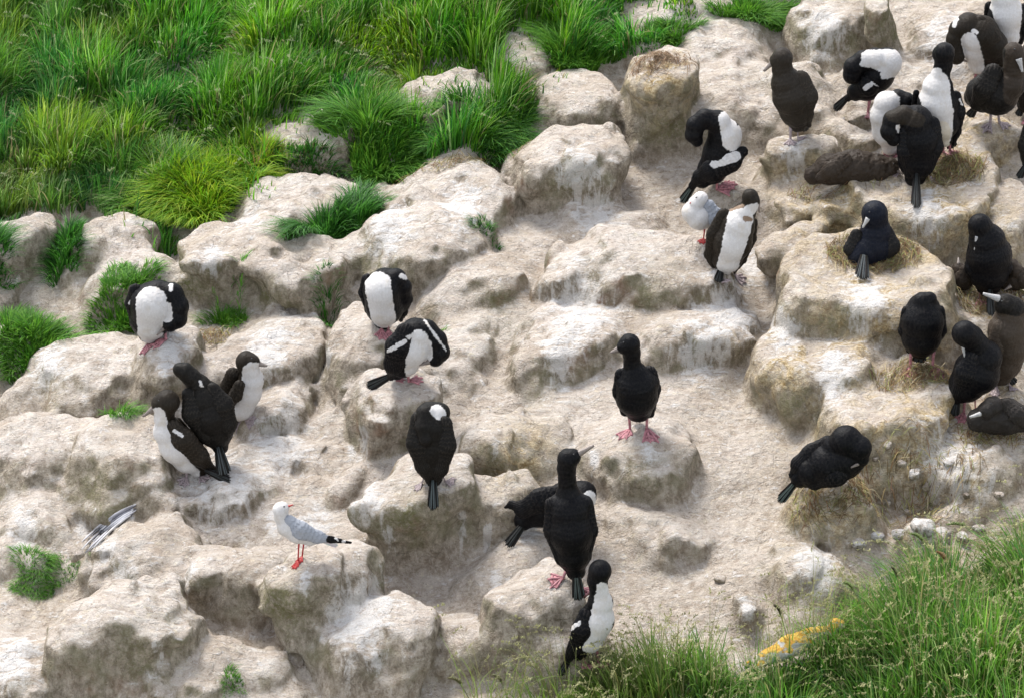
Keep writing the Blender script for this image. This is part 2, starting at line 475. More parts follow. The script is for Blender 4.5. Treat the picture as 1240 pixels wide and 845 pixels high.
def hit(px, py):
    r = TREE.ray_cast(Vector(CAMP), Vector(ray(px, py)))
    return np.array(r[0]) if r[0] is not None else on_plane(px, py)
def ground_z(x, y):
    r = TREE.ray_cast(Vector((x, y, SL * y + GX * x + 1.5)), Vector((0, 0, -1)))
    return r[0][2] if r[0] is not None else SL * y + GX * x

# splats of guano: px, py, radius px, run length px
SPLATS = [(678,425,34,40),(440,520,10,60),(425,545,8,50),(325,415,44,22),(395,425,14,30),(205,425,30,10),(130,665,18,14),(150,690,22,10),
 (440,740,60,20),(455,790,14,70),(420,800,10,60),(270,585,60,8),(340,530,50,10),(20,795,40,40),(440,605,34,12),(470,640,10,60),(880,375,60,10),
 (700,380,60,10),(990,680,44,16),(1112,638,26,14),(720,555,10,60),(785,545,12,40),(300,268,30,8),(255,312,26,8),(470,272,40,8),(230,690,16,40),
 (820,310,8,50),(600,540,8,50),(560,620,8,60),(700,210,40,16),(590,640,8,50),(640,640,20,40),(1120,250,40,20),(1050,360,40,30),(950,400,30,30),
 (330,630,14,60),(370,700,12,30),(60,440,34,12),(850,420,50,8),(600,700,12,50),(1010,450,40,20),(1150,560,60,20),(100,640,14,30),(720,250,44,20),
 (560,250,40,8),(190,780,10,50),(380,640,30,20),(905,735,18,18),(910,320,30,12),(960,180,20,30),(1000,40,40,8),(1150,60,50,10),(30,640,30,10)]
MOSSY = [(460,310,40),(800,350,40),(690,210,30),(720,80,30),(820,150,50),(500,620,50),(600,380,40),(960,500,40),(1000,380,44),(870,260,40),
 (230,350,50),(330,370,40),(120,600,50),(990,640,50),(1050,600,40),(660,490,30),(770,580,40),(340,730,50),(180,790,50),(630,560,40),(1080,20,50),(990,60,50),(930,90,30),
 (1020,270,60),(1090,290,60),(1180,300,40),(60,470,40)]
OCHRE = [(1060,380,130),(1150,250,110),(1000,250,90),(1110,520,130),(1030,610,100),(1200,420,100),(800,90,60),(1190,150,80),(950,440,70),(630,560,50),(1150,650,110)]
def zones(V):
    Z = np.zeros((len(V), 3), np.float32)
    pn = point_noise(V, .12, 9)
    for px, py, r, run in SPLATS:
        c = hit(px, py); s = pscale(c)
        d = V - c
        R = r / s; L = (r + run) / s
        near = np.nonzero((np.abs(d[:, 0]) < R * 2) & (np.abs(d[:, 1]) < L * 3) & (np.abs(d[:, 2]) < L * 2))[0]
        dd = d[near]
        down = dd[:, 2] < 0
        q = (dd[:, 0] / R) ** 2 + (dd[:, 1] / (R * 2.0)) ** 2 + (dd[:, 2] / np.where(down, L, R)) ** 2
        Z[near, 0] = np.maximum(Z[near, 0], np.exp(-q * 1.1))
    for lst, ch in ((MOSSY, 1), (OCHRE, 2)):
        for px, py, r in lst:
            c = hit(px, py); s = pscale(c); R = r / s
            d = V - c
            q = (d[:, 0] ** 2 + (d[:, 1] * .55) ** 2 + d[:, 2] ** 2) / R ** 2
            Z[:, ch] = np.maximum(Z[:, ch], np.exp(-q * 1.2) * np.clip(.75 + .5 * pn, 0, 1))
    return Z
TZ = zones(TV)
_h = TV[:, 2] - SL * TV[:, 1] - GX * TV[:, 0] + .03 * point_noise(TV, .3, 41) + .03 * point_noise(TV, .1, 42)
TD = np.repeat(np.clip(1 - (_h + .05) / .14, 0, 1)[:, None], 3, 1)
TZ[:, 1] *= np.clip(1.25 - TN[:, 2], 0, 1)

def split_terrain():
    # id of a face = that of its first corner; specks of one id inside another are harmless
    fid = TID[TQ[:, 0]].astype(np.int32)
    nv = len(TV)
    for i in range(1, len(ROCKS) + 1):      # keep only the largest connected patch of each rock
        sel = np.nonzero(fid == i)[0]
        if len(sel) == 0: continue
        q = TQ[sel]; u, inv = np.unique(q, return_inverse=True); q2 = inv.reshape(q.shape)
        lab = np.arange(len(u))
        while True:
            mn = lab[q2].min(1); new = lab.copy()
            for k in range(4): np.minimum.at(new, q2[:, k], mn)
            new = new[new]
            if (new == lab).all(): break
            lab = new
        fl = lab[q2[:, 0]]; big = np.bincount(fl).argmax()
        fid[sel[fl != big]] = 0
    for i in np.unique(fid):
        q = TQ[fid == i]
        u, inv = np.unique(q, return_inverse=True)
        q2 = inv.reshape(q.shape)
        nm = 'ground' if i == 0 else 'rock'
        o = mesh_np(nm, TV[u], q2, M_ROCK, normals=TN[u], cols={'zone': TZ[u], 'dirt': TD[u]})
        if i == 0:
            tag(o, kind='structure')
        else:
            cx, cy, w, d, H, op, lab = ROCKS[i - 1]
            cat = 'nest mound' if 'nest mound' in lab else 'rock'
            if cat == 'nest mound': o.name = 'nest_mound'
            tag(o, lab, cat, 'nest mounds of the colony' if cat == 'nest mound' else 'rocks of the slope', 'thing')
split_terrain()
# ------------------------------------------------------------------ birds
def plumage_material():
    m, nt, bs = nodes("plumage")
    att = nt.nodes.new("ShaderNodeVertexColor"); att.layer_name = "plumage"
    tc = nt.nodes.new("ShaderNodeTexCoord"); pos = tc.outputs['Object']
    v = nt.nodes.new("ShaderNodeTexVoronoi"); v.inputs['Scale'].default_value = 75
    nt.links.new(mapping(nt, pos, (1, 1, .6)), v.inputs['Vector'])
    n1 = noise(nt, mapping(nt, pos, (1, 1, .4)), 85, 5, 0.7, .3)
    f = math_n(nt, 'ADD', math_n(nt, 'MULTIPLY', v.outputs['Distance'], .15), math_n(nt, 'MULTIPLY', n1, 1.1))
    c = mix(nt, ramp(nt, f, .55, 1.0), mix(nt, 1.0, att.outputs[0], (.86, .85, .84), 'MULTIPLY'), mix(nt, 1.0, att.outputs[0], (.0035, .003, .0027), 'ADD'))
    c = mix(nt, ramp(nt, noise(nt, pos, 14, 3, .6), .5, .72), c, mix(nt, 1.0, att.outputs[0], (.82, .78, .72), 'MULTIPLY'))
    ve = nt.nodes.new("ShaderNodeTexVoronoi"); ve.feature = 'DISTANCE_TO_EDGE'; ve.inputs['Scale'].default_value = 40
    nt.links.new(mapping(nt, pos, (1.5, 1.5, .7)), ve.inputs['Vector'])
    eg = math_n(nt, 'SUBTRACT', 1.0, ramp(nt, ve.outputs['Distance'], .0, .14))
    c = mix(nt, math_n(nt, 'MULTIPLY', eg, n1), c, mix(nt, 1.0, mix(nt, 1.0, c, (.9, .89, .88), 'MULTIPLY'), (.009, .008, .0065), 'ADD'))
    nt.links.new(c, bs.inputs['Base Color'])
    bs.inputs['Roughness'].default_value = .42
    bs.inputs['Specular IOR Level'].default_value = .09
    bs.inputs['Sheen Weight'].default_value = .0
    b = nt.nodes.new("ShaderNodeBump"); b.inputs['Strength'].default_value = .6; b.inputs['Distance'].default_value = .006
    nt.links.new(f, b.inputs['Height']); nt.links.new(b.outputs[0], bs.inputs['Normal'])
    return m
M_PLUME = plumage_material()

def plain(name, col, rough=.5, var=.25, sc=120):
    m, nt, bs = nodes(name)
    tc = nt.nodes.new("ShaderNodeTexCoord")
    n = noise(nt, tc.outputs['Object'], sc, 4, .6)
    c = mix(nt, ramp(nt, n, .3, .7), tuple(x * (1 - var) for x in col), tuple(min(1, x * (1 + var)) for x in col))
    nt.links.new(c, bs.inputs['Base Color']); bs.inputs['Roughness'].default_value = rough
    return m
M_PINK = plain("pink web", (.34, .14, .155), .55, .4, 60)
M_GREYFOOT = plain("grey web", (.30, .24, .24), .6)
M_RED = plain("red leg", (.33, .015, .012), .5)
M_BILL = plain("horn bill", (.16, .13, .11), .35)
M_PALEBILL = plain("pale bill", (.34, .33, .32), .4)
M_REDBILL = plain("red bill", (.32, .03, .02), .35)
M_EYE = plain("eye", (.01, .01, .01), .08)

BLACK = (.0018, .0019, .0031); BROWN = (.017, .013, .009); DUSK = (.008, .007, .006); CHICK = (.036, .027, .020)
WHITE = (.62, .60, .585); GREY = (.33, .35, .39); TAN = (.24, .17, .12); CREAM = (.66, .60, .50)

def chain_sdf(X, pts, k, flat=None):
    """smooth union of round cones through pts rows (x,y,z,r)"""
    P = np.array(pts, float)
    if flat is not None:
        ax, fac = flat
        ax = np.asarray(ax, float); ax /= np.linalg.norm(ax)
        c = P[:, :3].mean(0)
        X = X + ((X - c) @ ax)[..., None] * ax * (1 / fac - 1)
        P = P.copy(); P[:, :3] += ((P[:, :3] - c) @ ax)[:, None] * ax * (1 / fac - 1)
    d = None
    for a, b in zip(P[:-1], P[1:]):
        ab = b[:3] - a[:3]; L2 = max(ab @ ab, 1e-9)
        t = np.clip(((X - a[:3]) @ ab) / L2, 0, 1)
        tt = t * t * (3 - 2 * t)
        q = np.linalg.norm(X - a[:3] - t[..., None] * ab, axis=-1) - (a[3] + (b[3] - a[3]) * tt)
        d = q if d is None else smin(d, q, k)
    return d

def sdf_mesh(chains, h, k=.02, kk=.02, rough=0.0, seed=0):
    allp = np.concatenate([np.array(c[0], float) for c in chains])
    lo = (allp[:, :3] - allp[:, 3:4]).min(0) - 4 * h; hi = (allp[:, :3] + allp[:, 3:4]).max(0) + 4 * h
    n = np.ceil((hi - lo) / h).astype(int)
    g = [lo[i] + np.arange(n[i]) * h for i in range(3)]
    X = np.stack(np.meshgrid(*g, indexing='ij'), -1)
    d = None
    for c in chains:
        q = chain_sdf(X, c[0], k, c[1] if len(c) > 1 else None)
        d = q if d is None else smin(d, q, kk)
    if rough:
        fl = X.reshape(-1, 3)
        d = d + rough * (point_noise(fl, .022, seed) + .6 * point_noise(fl, .011, seed + 1)).reshape(d.shape)
    V, Q = surface_nets(d, lo, h)
    nn = vnormals(V, Q)
    ctr = V.mean(0)
    if ((V - ctr) * nn).sum() < 0: Q = Q[:, ::-1]; nn = -nn
    return V, Q, nn

def tube(pts, rad, seg=8):
    """closed tapering tube through pts"""
    P = np.array(pts, float); V = []; Fc = []
    for i, p in enumerate(P):
        t = P[min(i + 1, len(P) - 1)] - P[max(i - 1, 0)]; t /= np.linalg.norm(t) + 1e-9
        u = np.cross(t, (0.31, 0.9, 0.2)); u /= np.linalg.norm(u); w = np.cross(t, u)
        for k in range(seg):
            a = 2 * math.pi * k / seg
            V.append(p + rad[i] * (u * math.cos(a) + w * math.sin(a)))
    n = len(P)
    for i in range(n - 1):
        for k in range(seg):
            Fc.append((i * seg + k, i * seg + (k + 1) % seg, (i + 1) * seg + (k + 1) % seg, (i + 1) * seg + k))
    V.append(P[0]); V.append(P[-1]); a, b = len(V) - 2, len(V) - 1
    for k in range(seg):
        Fc.append((a, (k + 1) % seg, k, k)); Fc.append((b, (n - 1) * seg + k, (n - 1) * seg + (k + 1) % seg, (n - 1) * seg + (k + 1) % seg))
    return V, Fc

def mesh_py(name, V, Fc, mat, parent=None, origin=(0, 0, 0), smooth=True, cols=None):
    me = bpy.data.meshes.new(name)
    O = np.asarray(origin)
    me.from_pydata([tuple(np.asarray(v) - O) for v in V], [], [tuple(dict.fromkeys(int(i) for i in f)) for f in Fc])
    me.polygons.foreach_set("use_smooth", [smooth] * len(me.polygons))
    if cols is not None:
        a = me.color_attributes.new("plumage", 'FLOAT_COLOR', 'POINT')
        c = np.ones((len(V), 4), np.float32); c[:, :3] = cols
        a.data.foreach_set("color", c.ravel())
    me.materials.append(mat); me.update()
    o = bpy.data.objects.new(name, me); COL.objects.link(o)
    if parent is not None: o.parent = parent
    return o

def feather_fan(base, tip, w0, w1, nf=8, col=BLACK, shaft=(.09, .09, .09), seed=0):
    """flat fan of overlapping long feathers; returns V, F, colours"""
    rg = random.Random(seed)
    base, tip = np.asarray(base, float), np.asarray(tip, float)
    ax = tip - base; L = np.linalg.norm(ax); ax /= L
    side = np.cross(ax, (0, -1, .4)); side /= np.linalg.norm(side) + 1e-9
    nrm = np.cross(side, ax); nrm /= np.linalg.norm(nrm)
    V, Fc, Cc = [], [], []
    for i in range(nf):
        u = (i + .5) / nf * 2 - 1
        a = base + side * u * w0 * .7; b = tip + side * u * w1 - ax * (L * (.16 * u * u + rg.uniform(0, .06)))
        fw = w1 / nf * 1.55
        d = (b - a); s2 = np.cross(d, nrm); s2 /= np.linalg.norm(s2)
        off = nrm * (.0022 * (i % 2) + .0012 * rg.random() - .003 * u * u)
        n0 = len(V)
        for (t, wd) in ((0, .75), (.35, 1), (.75, 1), (.93, .75), (1, .2)):
            p = a + d * t + off
            for (e, hgt) in ((-1, -.001), (-.12, .0016), (.12, .0016), (1, -.001)):
                V.append(p + s2 * fw * wd * e + nrm * hgt)
                on_shaft = abs(e) < .5 and t < .99  # the feather's own pale shaft runs along its middle
                Cc.append(shaft if on_shaft and i % 3 != 1 else tuple(x * rg.uniform(.8, 1.5) for x in col))
            V.append(p - nrm * .0022); Cc.append(col)
        for r in range(4):
            q = n0 + r * 5
            for c in range(3):
                Fc.append((q + c, q + c + 1, q + c + 6, q + c + 5))
            Fc.append((q + 3, q + 4, q + 9, q + 8)); Fc.append((q + 4, q, q + 5, q + 9))
        Fc.append((n0 + 3, n0 + 2, n0 + 1, n0, n0 + 4)); q = n0 + 20; Fc.append((q, q + 1, q + 2, q + 3, q + 4))
    return V, Fc, np.array(Cc)

def plume(V, nn, col, chain, amp, tint, seed, split=9):
    """rows of overlapping feathers: thicker towards each tip, with a paler worn edge"""
    P = np.array(chain, float)[:, :3]
    best = np.full(len(V), 1e9); T = np.zeros(len(V)); U = np.zeros(len(V)); acc = 0.0
    Lall = np.linalg.norm(np.diff(P, axis=0), axis=1).sum()
    for a, b in zip(P[:-1], P[1:]):
        ab = b - a; L = np.linalg.norm(ab) + 1e-9; ax = ab / L
        sd_ = np.cross(ax, (0, -1, .3)); sd_ /= np.linalg.norm(sd_) + 1e-9
        t = np.clip((V - a) @ ax, 0, L); q = V - a - t[:, None] * ax; d = np.linalg.norm(q, axis=1)
        u = d < best
        best[u] = d[u]; T[u] = (acc + t)[u]; U[u] = (q @ sd_)[u]
        acc += L
    w1 = point_noise(V, .04, seed) * .010; w2 = point_noise(V, .03, seed + 9) * .006
    a_ = (T + w1) / .026; c = (U + w2) / .020 + .5 * (np.floor(a_) % 2)
    e = (a_ + .35 * (1 - np.cos(2 * math.pi * c)) / 2) % 1.0
    lng = T > split * Lall
    e2 = ((U + w2 * .5) / .011 + T / .16) % 1.0
    e = np.where(lng, e2, e)
    V2 = V + nn * (amp * (e - .5))[:, None]
    ed = np.clip((e - .72) / .2, 0, 1)[:, None] * tint
    lum = col.mean(1, keepdims=True)
    light = col * 1.3 + np.array([.020, .017, .0145])
    dark = col * .84
    col = np.where(lum > .2, col * (1 - ed) + dark * ed, col * (1 - ed) + light * ed)
    return V2, col

BC = [0]
def bird(name, label, cat, group, anchor, base, chains, wings=(), tail=None, bill=None, eye=None, legs=(), regions=(), rough=.0007,
         billmat=None, legmat=None, tailcol=None, wingcol=None, h=.0058, dshift=0.0, k=.013):
    """a bird posed after the photograph. Joints are (px, py, depth in metres away from the feet, radius px)"""
    BC[0] += 1; sd = BC[0] * 7
    A = hit(*anchor); s = pscale(A); T = A.copy()
    def P(x, y, d):
        d = d + dshift
        return np.array([T[0] + (x - anchor[0]) / s, T[1] + d, T[2] + ((anchor[1] - y) / s - d * math.sin(E)) / math.cos(E)])
    def C(ch):
        return [(*P(x, y, d), r / s) for (x, y, d, r) in ch]
    root = bpy.data.objects.new(name, None); COL.objects.link(root); root.location = T
    root.empty_display_size = .1
    tag(root, label, cat, group)
    ch = [c if isinstance(c, tuple) else (c,) for c in chains]
    ch = [(C(c[0]),) + ((c[1],) if len(c) > 1 else ()) for c in ch]
    def paint(V, nn, col0, regs, ragged=.003):
        col = np.tile(np.array(col0, float), (len(V), 1))
        nz = point_noise(V, .011, sd + 3) * ragged * 1.4 + point_noise(V, .035, sd + 5) * ragged
        XZ = V[:, [0, 2]]
        # measured in the upright plane through the bird that faces the slope below
        for rgn in regs:
            c, x0, y0, x1, y1, r0, r1 = rgn[:7]
            d = np.array(rgn[7], float) if len(rgn) > 7 else np.array([0, -1, 0.35])
            a = P(x0, y0, 0); b = P(x1, y1, 0)
            corr = (V[:, 1] - T[1]) * math.tan(E)
            q = np.stack([V[:, 0], V[:, 2] + corr], 1)
            a2 = np.array([a[0], a[2] + (a[1] - T[1]) * math.tan(E)]); b2 = np.array([b[0], b[2] + (b[1] - T[1]) * math.tan(E)])
            ab = b2 - a2; t = np.clip(((q - a2) @ ab) / max(ab @ ab, 1e-9), 0, 1)
            dist = np.linalg.norm(q - a2 - t[:, None] * ab, axis=1) - (r0 + (r1 - r0) * t) / s + nz
            col[(dist < 0) & (nn @ (d / np.linalg.norm(d)) > -.12)] = c
        return col
    V, Q, nn = sdf_mesh(ch, h, k, .014, rough, sd)
    col = paint(V, nn, base, regions)
    main = max(ch, key=lambda c_: sum(p_[3] for p_ in c_[0]))[0]
    V, col = plume(V, nn, col, main, .0016, .30, sd)
    o = mesh_np('body', V - T, Q, M_PLUME, root, cols={'plumage': col})
    for wg in wings:
        pts = wg[0]; regs = wg[1] if len(wg) > 1 else (); flat = wg[2] if len(wg) > 2 else ((0, 1, -.3), .62)
        V, Q, nn = sdf_mesh([(C(pts), flat)], h * .72, .014, .01, rough * .8, sd + 2)
        colw = paint(V, nn, wingcol or base, regs, .003)
        V, colw = plume(V, nn, colw, C(pts), .0032, 1.0, sd, .55)
        mesh_np('wing', V - T, Q, M_PLUME, root, cols={'plumage': colw})
    if tail:
        (bx, by, bd), (tx, ty, td), w = tail[:3]
        for _ in range(30):
            pt, pm = P(tx, ty, td), (P(tx, ty, td) + P(bx, by, bd)) / 2
            if ground_z(pt[0], pt[1]) < pt[2] - .012 and ground_z(pm[0], pm[1]) < pm[2] - .012: break
            td -= .02; bd -= .006
        V, Fc, cc = feather_fan(P(bx, by, bd), P(tx, ty, td), w * .6 / s, w / s, col=tailcol or DUSK, seed=sd, shaft=tail[3] if len(tail) > 3 else (.045, .05, .05))
        mesh_py('tail', V, Fc, M_PLUME, root, T, True, cc)
    if bill:
        b0, b1 = P(*bill[0]), P(*bill[1]); L = np.linalg.norm(b1 - b0); d = (b1 - b0) / L
        r0 = bill[2] / s if len(bill) > 2 else .0115
        dn = np.array([0, 0, -1.0]) - d * d[2] * -1; dn /= np.linalg.norm(dn) + 1e-9
        pts = [b0 - d * .012, b0, b0 + d * L * .5, b0 + d * L * .85, b1, b1 + dn * .006]
        V, Fc = tube(pts, [r0 * 1.1, r0, r0 * .62, r0 * .48, r0 * .42, r0 * .12], 8)
        bo = mesh_py('bill', V, Fc, billmat or M_BILL, root, T)
    if eye:
        c = P(*eye[0]); r = eye[1] / s
        V, Q, _ = sdf_mesh([([(*c, r), (*(c + .0004), r)],)], r / 2.6, .004)
        mesh_np('eye', V - T, Q, M_EYE, root)
    for lg in legs:
        # (hip x, y, d), (heel px, py), toe yaw in degrees (0 = right, -90 = towards camera), size
        hip = P(*lg[0]); hp = hit(*lg[1]) if lg[1] else None
        if hp is None or abs(hp[1] - T[1]) > .25: hp = P(*lg[1], 0)
        hp = hp.copy(); hp[2] = ground_z(hp[0], hp[1]) if abs(ground_z(hp[0], hp[1]) - hp[2]) < .12 else hp[2]
        yaw = math.radians(lg[2]); sz = lg[3] if len(lg) > 3 else .085
        mt = legmat or M_PINK
        ank = hp + np.array([0, 0, .012])
        mid = (hip + ank) / 2 + np.array([0, .004, 0])
        tr = .0085 if sz > .06 else .0045
        V, Fc = tube([hip, mid, ank, hp + np.array([0, 0, .004])], [tr * 1.5, tr, tr, tr * 1.1], 8)
        lo = mesh_py('leg', V, Fc, mt, root, T)
        V, Fc = [], []
        def gz(p):
            z = ground_z(p[0], p[1])
            return z if abs(z - hp[2]) < .05 else hp[2] - .01
        tips = []; 
        for an, ln in ((-32, .82), (-4, .95), (26, 1.0), (46, .78)):
            a = yaw + math.radians(an); dr = np.array([math.cos(a), math.sin(a), 0])
            row = []
            for t in (.0, .35, .7, 1.0):
                p = hp + dr * sz * ln * t; p[2] = gz(p) + .009 - .003 * t
                row.append(p)
            tips.append(row)
            v, f = tube(row + [row[-1] + dr * .008 - np.array([0, 0, .004])], [tr, tr * .8, tr * .75, tr * .65, tr * .2], 6)
            Fc += [tuple(len(V) + i for i in q) for q in f]; V += list(v)
        for r1, r2 in zip(tips[:-1], tips[1:]):          # webs between the toes
            for j in range(3):
                quad = [r1[j], r1[j + 1], r2[j + 1], r2[j]]
                if j == 2:
                    mm = (r1[3] + r2[3]) / 2 - (np.cos(yaw), np.sin(yaw), 0) * np.array(sz * .10)
                    quad = [r1[2], r1[3], mm, r2[3], r2[2]]
                n0 = len(V); m_ = len(quad)
                V += [p + np.array([0, 0, .001]) for p in quad] + [p - np.array([0, 0, .003]) for p in quad]
                Fc.append(tuple(range(n0, n0 + m_))); Fc.append(tuple(range(n0 + 2 * m_ - 1, n0 + m_ - 1, -1)))
                for q in range(m_): Fc.append((n0 + q, n0 + m_ + q, n0 + m_ + (q + 1) % m_, n0 + (q + 1) % m_))
        mesh_py('foot', V, Fc, mt, lo, T, True)
    return root

G1 = 'adult shags of the colony'; G2 = 'young shags of the colony'; G3 = 'gulls among the shags'
SH = 'shag'
W = WHITE; B = BLACK
bird('shag', 'black and white shag preening under its wing beside the grass, at the far left', SH, G1, (185, 418), B,
     [[(180,402,.06,14),(183,388,.03,24),(187,368,0,26),(195,357,.02,17),(211,357,0,14),(219,371,-.03,12.5),(217,386,-.05,12),(209,393,-.07,9.5)]],
     wings=[([(168,352,.01,8),(164,368,.02,10),(167,390,.04,9),(173,408,.07,4)], [(W,161,367,168,361,2.2,2.5)]), ([(206,352,.08,9),(205,370,.1,10),(200,400,.12,5)],)],
     regions=[(W,188,364,184,404,18,15),(W,206,376,206,384,10,8),(B,221,360,222,390,9,8),(W,211,346,212,352,2.2,2)],
     bill=((203,397,-.08),(193,406,-.09)), tail=((181,398,.1),(179,404,.22),9), legs=[((180,404,.02),(180,418),-100),((200,400,.02),(201,412),-170)])
bird('shag', 'black and white shag facing the camera with its head hidden behind its shoulder', SH, G1, (466, 402), B,
     [[(464,388,.05,12),(466,372,.02,23),(464,352,0,23),(468,343,.03,18),(480,339,.02,13),(489,348,.02,10),(491,362,.03,8),(487,372,.04,7)]],
     wings=[([(446,339,.02,7),(442,355,.03,7),(447,375,.05,5),(455,391,.08,2.5)],), ([(487,346,.03,10),(491,362,.03,9),(488,377,.05,6),(485,388,.08,2.5)], [(W,486,333,491,338,4,3)])],
     regions=[(W,459,344,465,384,16,15),(W,452,340,456,345,5,5),(W,488,335,491,337,3.5,3.5)],
     bill=((486,376,.06),(484,385,.1)), tail=((466,385,.1),(466,392,.22),8), legs=[((461,392,.0),(462,400),-95,.075),((470,391,.0),(470,401),-75,.075)])
bird('shag', 'black and white shag bent over preening its belly, tail at left, head at right', SH, G1, (500, 464), B,
     [[(480,448,.03,12),(488,436,.02,21),(498,419,0,24),(505,404,0,19),(517,400,0,13),(529,412,-.01,12.5),(533,426,-.02,12),(528,434,-.03,10)]],
     wings=[([(492,402,-.07,11),(483,420,-.09,15),(478,440,-.08,12),(474,456,-.05,5)], [(W,472,425,480,421,2.2,2.8),(W,484,418,492,413,3,3),(W,496,409,502,406,2.5,3)]), ([(500,398,.1,9),(492,420,.11,12),(480,448,.08,6)],)],
     regions=[(W,508,410,500,450,12,9),(W,513,418,516,430,11,9),(W,515,388,541,424,1.5,1.2)],
     bill=((520,438,-.05),(509,442,-.06),3.4), tail=((473,455,0),(443,470,.04),7), legs=[((494,452,-.02),(495,463),0),((486,456,.04),(480,462),10,.05)])
bird('shag', 'brown-backed shag with white front in the group of three, bill pointing left', SH, G2, (230, 580), BROWN,
     [[(240,566,.05,12),(228,553,.03,19),(217,538,0,22),(207,521,0,18),(203,506,0,12),(204,495,0,12),(207,486,0,15),(200,488,0,12)]],
     wings=[([(216,515,-.06,9),(226,530,-.08,14),(243,550,-.06,12),(256,567,-.02,6),(263,574,0,3)], [(W,216,520,226,526,2.2,2)]), ([(215,512,.1,8),(235,540,.1,10),(255,565,.08,4)],)],
     regions=[(W,196,501,198,525,10,14,(-1,-1,0)),(W,202,530,228,573,14,14,(-.6,-1,-.3)),(W,190,498,194,500,4,4,(-1,-1,-1))],
     bill=((190,494,0),(178,503,-.01),4), eye=((199,484,-.066),1.2), tail=((250,568,0),(284,581,.03),6), legmat=M_GREYFOOT,
     legs=[((226,570,.0),(226,579),-120,.07),((240,572,.03),(243,578),-60,.07)])
bird('shag', 'dark brown shag seen from behind in the group of three, head turned left', SH, G2, (260, 566), DUSK,
     [[(268,540,0,10),(264,522,.02,20),(257,502,.03,27),(251,482,.04,23),(245,467,.04,14),(236,456,.03,11),(229,449,.03,10.5),(223,447,.03,8.5)]],
     wings=[([(234,477,-.03,9),(238,500,-.06,13),(251,525,-.05,10),(263,542,-.02,4)],),([(262,472,0,10),(274,490,-.03,13),(278,512,-.04,12),(273,535,-.02,5)],)],
     regions=[(W,223,466,225,478,3,3),(W,247,461,250,467,1.5,1.5)], bill=((216,446,.05),(211,446,.09)),
     tail=((267,540,-.03),(276,576,-.06),9,(.07,.08,.08)), legs=[((250,545,.05),(248,562),-90,.06),((270,545,.05),(270,562),-90,.06)], legmat=M_GREYFOOT)
bird('shag', 'brown and white shag at the back of the group of three, bill pointing right', SH, G2, (291, 514), BROWN,
     [[(284,505,.06,9),(291,492,.03,17),(300,474,.02,18),(306,460,.01,15),(305,448,0,12),(302,438,0,13),(309,438,-.01,9)]],
     wings=[([(284,453,.03,9),(278,468,.04,10),(280,488,.05,6)],),([(293,466,-.06,7),(288,478,-.07,8),(284,488,-.05,4)],)],
     regions=[(W,310,450,303,498,13,14,(.5,-1,0)),(W,296,488,292,504,12,8),(BROWN,284,452,282,480,9,6)], bill=((316,440,-.01),(326,443,-.02),3.8), eye=((309,434,-.06),1.2),
     legs=[((288,506,0),(287,513),-60,.06),((296,506,0),(298,512),-30,.06)], legmat=M_GREYFOOT, tail=((280,500,.08),(272,510,.12),7))
bird('shag', 'hunched brown-black shag seen from behind with a white patch on its nape', SH, G2, (525, 586), DUSK,
     [[(525,578,0,11),(524,562,.01,20),(523,540,.02,24),(523,515,.03,23),(523,504,.05,19),(533,499,.05,13)], [(516,500,0,12),(514,515,-.04,11),(516,530,-.07,9)]],
     wings=[([(509,507,-.02,11),(507,535,-.05,14),(514,562,-.06,11),(521,584,-.05,4)],),([(539,512,-.02,10),(540,538,-.05,13),(534,565,-.06,10),(527,584,-.05,4)],)],
     regions=[(W,530,496,534,500,8,8,(0,-1,1.5)),(W,504,503,503,508,2,2)], tail=((525,578,-.05),(525,618,-.14),7,(.09,.11,.11)),
     legs=[((515,576,.0),(511,586),-150,.05),((536,576,.0),(539,584),-20,.06)], legmat=M_GREYFOOT)
bird('shag', 'lone all-black shag standing in the middle on pink webbed feet', SH, G1, (773, 521), B,
     [[(755,461,.01,12),(785,463,.02,13)],[(773,494,.02,17),(770,480,0,25),(770,467,0,25),(767,453,0,16),(764,440,0,10),(763,427,0,10.5),(760,417,0,12.5),(754,420,-.01,9)]],
     wings=[([(751,453,0,8),(750,474,0,9),(757,498,.02,6)],),([(785,452,.03,10),(790,470,.02,9),(787,500,.04,6)],)],
     bill=((747,423,-.01),(738,427,-.02),4.2), eye=((753,415,-.045),1.2), tail=((772,495,.08),(772,506,.2),9),
     legs=[((761,500,-.01),(763,521),-130,.1),((783,500,-.01),(783,520),-75,.1)])
bird('shag', 'black shag with a raised wing partly hidden behind the tall black one', SH, G1, (690, 655), B,
     [[(634,629,.0,12),(655,616,0,21),(685,605,0,23),(703,599,0,19),(708,594,0,12),(702,604,-.07,10),(692,614,-.1,10)]],
     wings=[([(682,592,-.08,10),(655,603,-.1,15),(634,614,-.09,11),(620,609,-.06,5),(612,612,-.05,2)],)], regions=[(W,713,598,715,606,7,7)],
     tail=((636,630,0),(613,661,-.04),7), bill=((690,620,-.1),(690,628,-.1)), legs=[((680,630,.0),(680,652),-60),((695,630,0),(697,652),-60)])
bird('shag', 'tall black shag seen from behind with its bill raised to the right', SH, G1, (682, 701), B,
     [[(673,607,.01,10),(707,607,.01,10)],[(697,690,-.02,12),(694,668,-.01,22),(691,640,0,28),(689,614,.02,25),(687,596,.03,14),(686,580,.03,10.5),(685,564,.03,11),(687,553,.03,12.5),(693,550,.03,9.5)]],
     wings=[([(668,608,0,9),(670,640,-.02,12),(681,672,-.04,10),(692,694,-.04,4)],),([(709,608,0,9),(712,640,-.02,11),(706,672,-.04,9),(698,694,-.04,4)],)],
     bill=((701,546,.03),(717,537,.03),4.4), tail=((697,688,-.05),(701,728,-.13),8,(.08,.10,.09)), eye=((693,547,-.025),1.1),
     legs=[((686,690,.02),(682,701),-170,.085),((700,690,.02),(704,699),-30,.07)])
